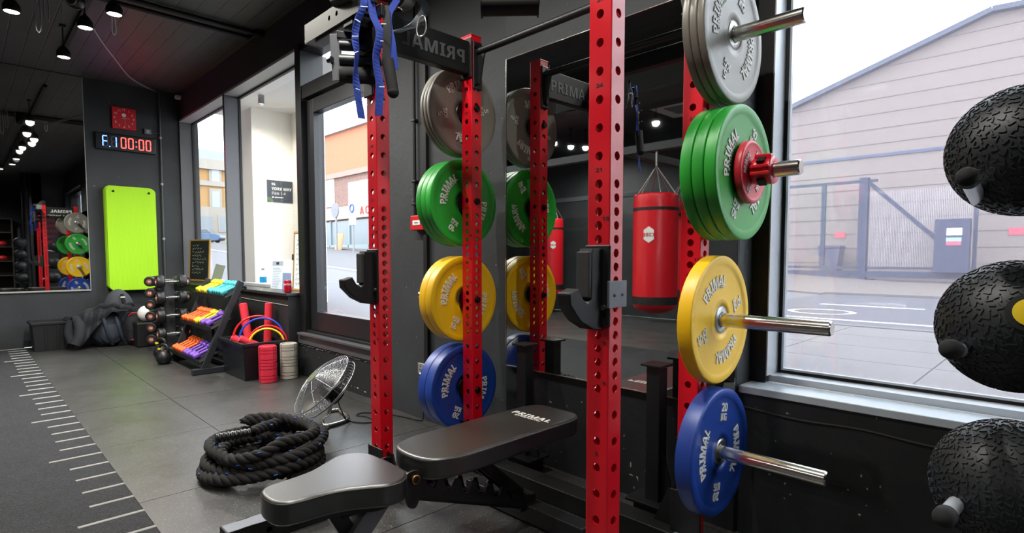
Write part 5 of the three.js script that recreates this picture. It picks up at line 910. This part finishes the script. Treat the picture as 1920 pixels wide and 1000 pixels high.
// ================================================================ MEDICINE BALLS
{
  const R = 0.145, tread = [];
  const NB = 820; for (let i = 0; i < NB; i++) {
    const y = 1 - 2 * (i + 0.5) / NB, r = Math.sqrt(1 - y * y), a = i * 2.399963, n = V3(r * Math.cos(a), y, r * Math.sin(a)), q = new THREE.Quaternion().setFromUnitVectors(V3(0, 0, 1), n);
    const turn = (i % 5) * 1.2566 + (i % 3) * 0.5, v = [box(0.0125, 0.003, 0.004).rotateZ(0.95).translate(-0.0037, 0, 0), box(0.0125, 0.003, 0.004).rotateZ(-0.95).translate(0.0037, 0, 0)];
    for (const b of v) tread.push(b.rotateZ(turn).translate(0, 0, R + 0.0004).applyQuaternion(q));
  }
  const skin = std(0x1c2023, 0.5), tg = merge(tread), sph = new THREE.SphereGeometry(R, 56, 36);
  const ballAt = (p, label, rx, group) => { const g = thing('medicine_ball', label, 'ball', p, 0, group); const b = part('shell', sph, skin, g); b.rotation.set(rx, rx * 1.7, 0.4); const t = part('tread', tg, std(0x24282c, 0.5), g); t.rotation.copy(b.rotation); t.userData.kind = 'stuff'; return g; };
  const c1 = deep(1922, 283, 1.27), c2 = deep(1905, 612, 1.25), c3 = deep(1893, 912, 1.25);
  ballAt(c1, 'black textured medicine ball, uppermost on the stand before the big window', 0.3, 'textured balls on the stand by the window');
  const b2 = ballAt(c2, 'black textured medicine ball with a yellow disc on the window stand', 1.1, 'textured balls on the stand by the window');
  ballAt(c3, 'black textured medicine ball, lowest on the stand before the big window', 2.0, 'textured balls on the stand by the window');
  const dd = ray(1915, 600).normalize().negate().multiplyScalar(0.95).addScaledVector(RIGHT, 0.18).addScaledVector(UP, 0.17).normalize();
  part('badge_ring', new THREE.SphereGeometry(R + 0.004, 28, 8, 0, 2 * PI, 0, 0.27).applyQuaternion(new THREE.Quaternion().setFromUnitVectors(V3(0, 1, 0), dd)), M.soft, b2);
  part('badge', new THREE.SphereGeometry(R + 0.0065, 28, 8, 0, 2 * PI, 0, 0.19).applyQuaternion(new THREE.Quaternion().setFromUnitVectors(V3(0, 1, 0), dd)), std(0xe6c60c, 0.5), b2);
  function stand(label, base, balls, prong) {
    const g = thing('ball_stand', label, 'ball rack');
    part('pole', rbx(base.x - 0.025, base.x + 0.025, 0.02, 1.85, base.z - 0.025, base.z + 0.025, 0.003), M.black, g);
    part('base', [rbx(base.x - 0.28, base.x + 0.28, 0.002, 0.05, base.z - 0.03, base.z + 0.03), rbx(base.x - 0.03, base.x + 0.03, 0.002, 0.05, base.z - 0.28, base.z + 0.28)], M.black, g);
    for (const [c, k] of balls) for (const s of [-1, 1]) {
      const [a, e] = prong(c, s, k); const p = part('prong', [rod(a, e, 0.016, 14), rod(V3(base.x, a.y, base.z), a, 0.012, 10)], M.alu, g);
      const d = e.clone().sub(a).normalize(); part('rubber_cap', [rod(e.clone().addScaledVector(d, -0.02), e.clone().addScaledVector(d, 0.004), 0.0205, 20), new THREE.SphereGeometry(0.0205, 20, 12).scale(1, 1, 1).translate(...e.clone().addScaledVector(d, 0.004).toArray())], M.soft, p);
    }
    return g;
  }
  const base = V3(0.08, 0, -1.83);
  const tips = [deep(1814, 333, 1.16), deep(1783, 655, 1.14), deep(1771, 970, 1.12)];
  stand('black pole stand with prongs carrying the medicine balls at the window', base, [[c1, 0], [c2, 1], [c3, 2]], (c, s, k) => {
    const t = tips[k].clone().addScaledVector(RIGHT, s < 0 ? 0 : 0.20), d = ray(1800, [333, 655, 970][k]).setY(0).normalize();
    return [t.clone().addScaledVector(d, 0.2).addScaledVector(RIGHT, s < 0 ? 0.03 : -0.03).add(V3(0, -0.03, 0)), t];
  });
  // second stand at the slogan wall, seen only in the end mirror
  const bb = V3(1.75, 0, -1.16), cs = [1.47, 1.16, 0.86, 0.56].map((y) => V3(1.5, y, -1.16));
  cs.forEach((c, k) => { const g = thing('slam_ball', `smooth black slam ball on the stand at the slogan wall, ${['uppermost', 'second highest', 'second lowest', 'lowest'][k]}`, 'ball', c, 0, 'smooth balls at the slogan wall'); part('shell', new THREE.SphereGeometry(0.14, 36, 24), std(0x1a1d20, 0.5), g); part('valve', cyl(0.012, 0.004, 10).rotateZ(PI / 2).translate(-0.139, 0, 0), M.soft, g); });
  stand('black ball stand in front of the slogan wall', bb, cs.map((c) => [c, 0]), (c, s) => [V3(bb.x, c.y - 0.135, bb.z + s * 0.07), V3(1.33, c.y - 0.132, bb.z + s * 0.085)]);
}

// ================================================================ CEILING LAMPS AND CABLES
const lampBulb = std(0xffffff, 0.4, 0, { emissive: new THREE.Color(1, 0.96, 0.86), emissiveIntensity: 14 });
let lampN = 0;
function lamp(x, z, label, power = 1, y = 3.06) {
  const g = thing('ceiling_spotlight', label, 'lamp', V3(x, y, z), 0, 'ceiling spotlights');
  part('housing', lathe([[0.052, 0], [0.058, 0.004], [0.058, 0.05], [0.035, 0.09], [0.012, 0.11], [0.012, 0.12], [0, 0.12]], 24), M.blackM, g);
  part('reflector', lathe([[0.053, 0.002], [0.03, 0.03], [0, 0.034]], 24), M.chrome, g);
  part('bulb', cyl(0.048, 0.005, 24).translate(0, 0.004, 0), lampBulb, g);
  part('stem', [rod(V3(0, 0.12, 0), V3(0, CEIL - y, 0), 0.006, 8), rb(0.05, 0.02, 0.05, 0.004).translate(0, CEIL - y - 0.01, 0)], M.black, g);
  const s = new THREE.SpotLight(new THREE.Color(1, 0.965, 0.9), LAMP * power, 0, 1.45, 0.7, 2); s.position.set(x, y - 0.012, z); s.target.position.set(x, 0, z); s.castShadow = true; s.shadow.radius = 2.4; s.shadow.mapSize.set(512, 512);
  scene.add(s); scene.add(s.target); lampN++;
}
[[-7.1, -0.82, 'over the dumbbell tower'], [-6.07, -0.856, 'beside the dome camera'], [-5.57, -0.98, 'with a pull cord tube under it'], [-5.1, -0.985, 'level with the gear crate'], [-4.5, -0.9, 'over the floor between crate and fan'], [-4.0, -0.89, 'level with the glazed door'], [-2.8, -0.91, 'over the battle rope'], [-1.86, -0.9, 'over the bench seat'], [-0.85, -0.75, 'over the right hand rack uprights']].forEach(([x, z, w]) => lamp(x, z, `small bright ceiling spotlight in the turf edge row, ${w}`));
lamp(-6.09, -0.385, 'lone bright ceiling spotlight over the turf lane', 0.8);
[[-6.4, 3.05, 'first of the corner trio'], [-6.4, 3.5, 'middle of the corner trio'], [-6.27, 3.75, 'rearmost of the corner trio'], [-4.4, 3.0, 'over the bag behind the plates'], [-2.4, 3.2, 'behind the half hidden bag'], [-0.4, 3.2, 'in the open middle'], [1.8, 3.2, 'toward the shelves'], [3.4, -0.4, 'before the slogan corner'], [5.0, 0.2, 'before the glove shelves']].forEach(([x, z, w]) => lamp(x, z, `ceiling spotlight of the rear room, ${w}`));
{
  const c = thing('ceiling_conduit', 'pair of black conduits crossing the ceiling to the windows', 'pipe');
  for (const x of [-6.06, -5.9]) part('tube', rod(V3(x, CEIL - 0.03, -2.28), V3(x, CEIL - 0.03, 1.9), 0.022, 12), M.blackM, c);
  part('junction_box', rb(0.28, 0.06, 0.08, 0.005).translate(-5.98, CEIL - 0.03, -2.24), M.black, c);
  const t = thing('light_track', 'black lighting track bolted along the ceiling', 'track'); part('rail', rbx(-8.2, 2, CEIL - 0.035, CEIL - 0.002, -0.93, -0.89), M.blackM, t);
  const d = thing('dome_camera', 'black dome security camera under the ceiling', 'camera', V3(-6.02, CEIL - 0.14, -0.79)); part('housing', [cyl(0.075, 0.1, 24).translate(0, 0.09, 0)], M.blackS, d); part('dome', new THREE.SphereGeometry(0.07, 24, 16).translate(0.01, 0.02, 0), M.blackS, d); part('lens_ring', new THREE.TorusGeometry(0.035, 0.006, 8, 24).rotateY(0.9).translate(0.055, 0.0, 0.035), M.grey, d);
  const cb = thing('hanging_cable', 'grey twin cable sagging from the ceiling to the end wall', 'cable');
  const cp = [at(160, 28, 'y', 3.2), at(185, 70, 'x', -6.5), at(215, 110, 'x', -7.1), at(245, 146, 'x', -7.9), at(275, 164, 'x', -8.5), V3(-8.92, 3.35, -2.02)];
  part('cable', [tube(cp, 0.007, 60, 6), tube(cp.map((p) => p.clone().add(V3(0, 0.012, 0.008))), 0.006, 60, 6)], std(0x8c8c90, 0.35, 0.2), cb);
  for (const [px, y0, y1, lab] of [[73, 20, 62, 'looped clear strap hanging from the ceiling over the turf'], [88, 0, 42, 'thin grey tie hanging from the ceiling beside the looped strap'], [117, 0, 42, 'thin wire hanging from the ceiling near the dome camera'], [214, 34, 66, 'bright pull cord tube under a ceiling spotlight']]) {
    const x = -6.2, a = at(px, y1, 'x', x), g = thing('hanging_tie', lab, 'cable tie'); const top = px === 214 ? at(px, y0, 'x', x).y : CEIL;
    part('tie', px === 117 ? rod(V3(x, top, a.z), a, 0.003, 6) : tube([V3(x, top, a.z - 0.012), a.clone().add(V3(0, 0.02, -0.012)), a, a.clone().add(V3(0, 0.02, 0.012)), V3(x, top, a.z + 0.012)], 0.005, 30, 6), px === 214 ? M.white : M.grey, g);
  }
}

// ================================================================ THE ROOM BEHIND, SEEN IN THE MIRRORS
{
  const bagRed = phy({ color: 0xc3121f, roughness: 0.38, clearcoat: 0.3 });
  function bag(x, z, y0, y1, r, label, yaw) {
    const g = thing('punch_bag', label, 'punch bag', V3(x, 0, z), yaw, 'red punch bags on the rear frame'), H = y1 - y0, c = (k) => y0 + H * k;
    part('body', lathe([[0, y0], [r * 0.6, y0 + 0.015], [r * 0.93, y0 + 0.06], [r, y0 + 0.11], [r, y1 - 0.1], [r * 0.97, y1 - 0.02], [r * 0.93, y1], [0, y1]], 40), bagRed, g);
    part('band', [lathe([[r + 0.003, c(0.085)], [r + 0.004, c(0.15)]], 40), lathe([[r + 0.003, c(0.86)], [r + 0.004, c(0.885)]], 40)], std(0x131313, 0.6, 0, { side: THREE.DoubleSide }), g);
    const em = [ext([[-0.05, 0.045], [-0.05, -0.045], [0, -0.08], [0.05, -0.045], [0.05, 0.045], [0, 0.08]], 0.003)]; part('emblem', em.map((q) => q.translate(0, c(0.66), r + 0.001).rotateY(PI)), M.letter, g); part('emblem_letters', text('CSBE', 0.034, 0.002).translate(0, c(0.66), r + 0.004).rotateY(PI), std(0xb01322, 0.5), g);
    const ch = []; for (let k = 0; k < 6; k++) { const a = k * PI / 3; ch.push(rod(V3(r * 0.9 * Math.cos(a), y1 - 0.01, r * 0.9 * Math.sin(a)), V3(0, y1 + 0.28, 0), 0.006, 6)); } ch.push(rod(V3(0, y1 + 0.28, 0), V3(0, 2.15, 0), 0.012, 8));
    part('chain', ch, M.steel, g);
  }
  bag(-2.98, 0.67, 0.53, 1.72, 0.22, 'stout red punch bag hung nearest the wall mirror', -0.25);
  bag(-3.35, 1.9, 0.53, 1.75, 0.2, 'red punch bag half hidden behind the stout one', 0.3);
  bag(-7.3, 4.1, 0.33, 1.85, 0.18, 'slim red punch bag hung by the rear wall', -0.6);
  bag(-5.2, 4.1, 0.4, 1.6, 0.18, 'red punch bag along the rear wall partly behind the plates', -0.6);
  const f = thing('bag_frame', 'grey steel overhead frame carrying the punch bags', 'frame'), fm = std(0x33363a, 0.5, 0.3);
  part('beam', [rbx(-8.0, 1.5, 2.15, 2.23, 0.63, 0.71), rbx(-8.0, 1.5, 2.15, 2.23, 4.06, 4.14)], fm, f); for (const x of [-7.9, -3.35, 1.4]) part('cross_beam', rbx(x - 0.04, x + 0.04, 2.15, 2.23, 0.67, 4.1), fm, f);
  for (const x of [-7.9, 1.4]) for (const z of [0.67, 4.1]) { part('leg', rbx(x - 0.04, x + 0.04, 0.005, 2.15, z - 0.04, z + 0.04), fm, f); part('brace', bar(V3(x, 1.8, z), V3(x - Math.sign(x) * 0.5, 2.17, z), 0.04, 0.05), fm, f); }
  const du = thing('air_duct', 'grey lagged air duct hung under the ceiling', 'duct'); part('duct', rbx(-7, 3, 2.92, 3.2, 1.15, 1.6, 0.03), std(0x5a5b58, 0.8), du); for (let x = -6.5; x < 3; x += 1.6) part('hanger', [rod(V3(x, 3.2, 1.2), V3(x, CEIL, 1.2), 0.006, 6), rod(V3(x, 3.2, 1.55), V3(x, CEIL, 1.55), 0.006, 6)], M.grey, du);
  const vent = thing('ceiling_cassette', 'pale ceiling air conditioning cassette with a grille', 'air conditioner', V3(-4.2, CEIL - 0.06, 3.5)); part('panel', rb(0.9, 0.05, 0.9, 0.02).translate(0, 0.03, 0), M.white, vent); for (let k = 0; k < 9; k++) part('slat', rb(0.5, 0.012, 0.02, 0.003).translate(0, 0.0, -0.2 + k * 0.05), M.grey, vent);
  // slogan on the return wall
  const lines = [["DON'T", 2.26], ['ING', 2.11], ['FUL', 1.96], ['SUCCESS', 1.82], ['THE', 1.67], ['JOURNEY', 1.51]], lt = [];
  for (const [w, y] of lines) lt.push(text(w, 0.08, 0.006, font, 2).rotateY(-PI / 2).translate(X1 - 0.007, y, -1.86));
  solo('slogan_lettering', lt, std(0xc2203a, 0.6), 'lines of red slogan lettering on the dark return wall', 'lettering');
  // shelves with gloves at the far side
  const sh = thing('shelf_unit', 'tall dark shelf unit with gloves against the far wall', 'shelf', V3(X2 - 0.22, 0, -0.75)), sm = std(0x5d5148, 0.7);
  for (const z of [-0.5, 0.5]) part('side', rbx(-0.2, 0.2, 0, 2.3, z - 0.015, z + 0.015), sm, sh); for (const y of [0.1, 0.5, 0.95, 1.4, 1.85, 2.28]) part('shelf', rbx(-0.2, 0.2, y, y + 0.025, -0.485, 0.485), sm, sh); part('back', rbx(0.19, 0.2, 0.1, 2.28, -0.485, 0.485), std(0x241f1c, 0.8), sh);
  const gl = (y, z, label) => { const g = thing('boxing_glove', label, 'glove', V3(X2 - 0.28, y, z), 0, 'red boxing gloves on the shelves'); part('mitt', new THREE.SphereGeometry(0.1, 20, 14).scale(1, 0.85, 1.2).translate(0, 0.085, 0), std(0xd31f26, 0.4), g); part('cuff', cyl(0.06, 0.12, 16).rotateX(PI / 2).translate(0, 0.08, 0.16), M.white, g); };
  [[1.425, 'second highest'], [0.975, 'middle']].forEach(([y, n]) => [-1.0, -0.65].forEach((z, k) => gl(y, z, `red boxing glove on the ${n} shelf, ${['toward the slogan wall', 'toward the turf'][k]}`)));
  const tp = thing('gold_trophy', 'small gold figure trophy on the upper shelf', 'trophy', V3(X2 - 0.3, 1.876, -0.8)); part('base', rb(0.1, 0.05, 0.1, 0.005).translate(0, 0.025, 0), M.black, tp); part('figure', lathe([[0.03, 0.05], [0.012, 0.08], [0.02, 0.13], [0.028, 0.17], [0.01, 0.2], [0.018, 0.23], [0, 0.25]], 16), std(0xc9992a, 0.3, 0.9), tp);
  const po = thing('framed_picture', 'framed yellow and white abstract print on the far wall', 'picture', V3(X2 - 0.02, 2.75, -0.35)); part('frame', rb(0.03, 0.9, 0.75, 0.006), M.black, po); part('print', new THREE.PlaneGeometry(0.65, 0.8).rotateY(-PI / 2).translate(-0.017, 0, 0), new THREE.MeshStandardMaterial({ roughness: 0.5, map: canvasTex(128, 160, (c, w, h) => { c.fillStyle = '#26292c'; c.fillRect(0, 0, w, h); for (let k = 0; k < 60; k++) { c.strokeStyle = k % 3 ? '#c8952c' : '#d8d8d2'; c.lineWidth = 3; c.beginPath(); c.arc(hash(k, 1, 3) * w, hash(k, 2, 3) * h, 4 + hash(k, 3, 3) * 10, 0, 6.28); c.stroke(); } }) }), po);
  const pi = thing('soil_pipe', 'thick black vertical pipe at the corner of the slogan wall', 'pipe'); part('tube', rod(V3(X1 + 0.1, 0, -1.36), V3(X1 + 0.1, CEIL - 0.01, -1.36), 0.08, 20), M.blackM, pi); for (const y of [1, 2, 2.8]) part('collar', rod(V3(X1 + 0.1, y, -1.36), V3(X1 + 0.1, y + 0.06, -1.36), 0.092, 20), M.black, pi);
}

renderer.render(scene, camera);
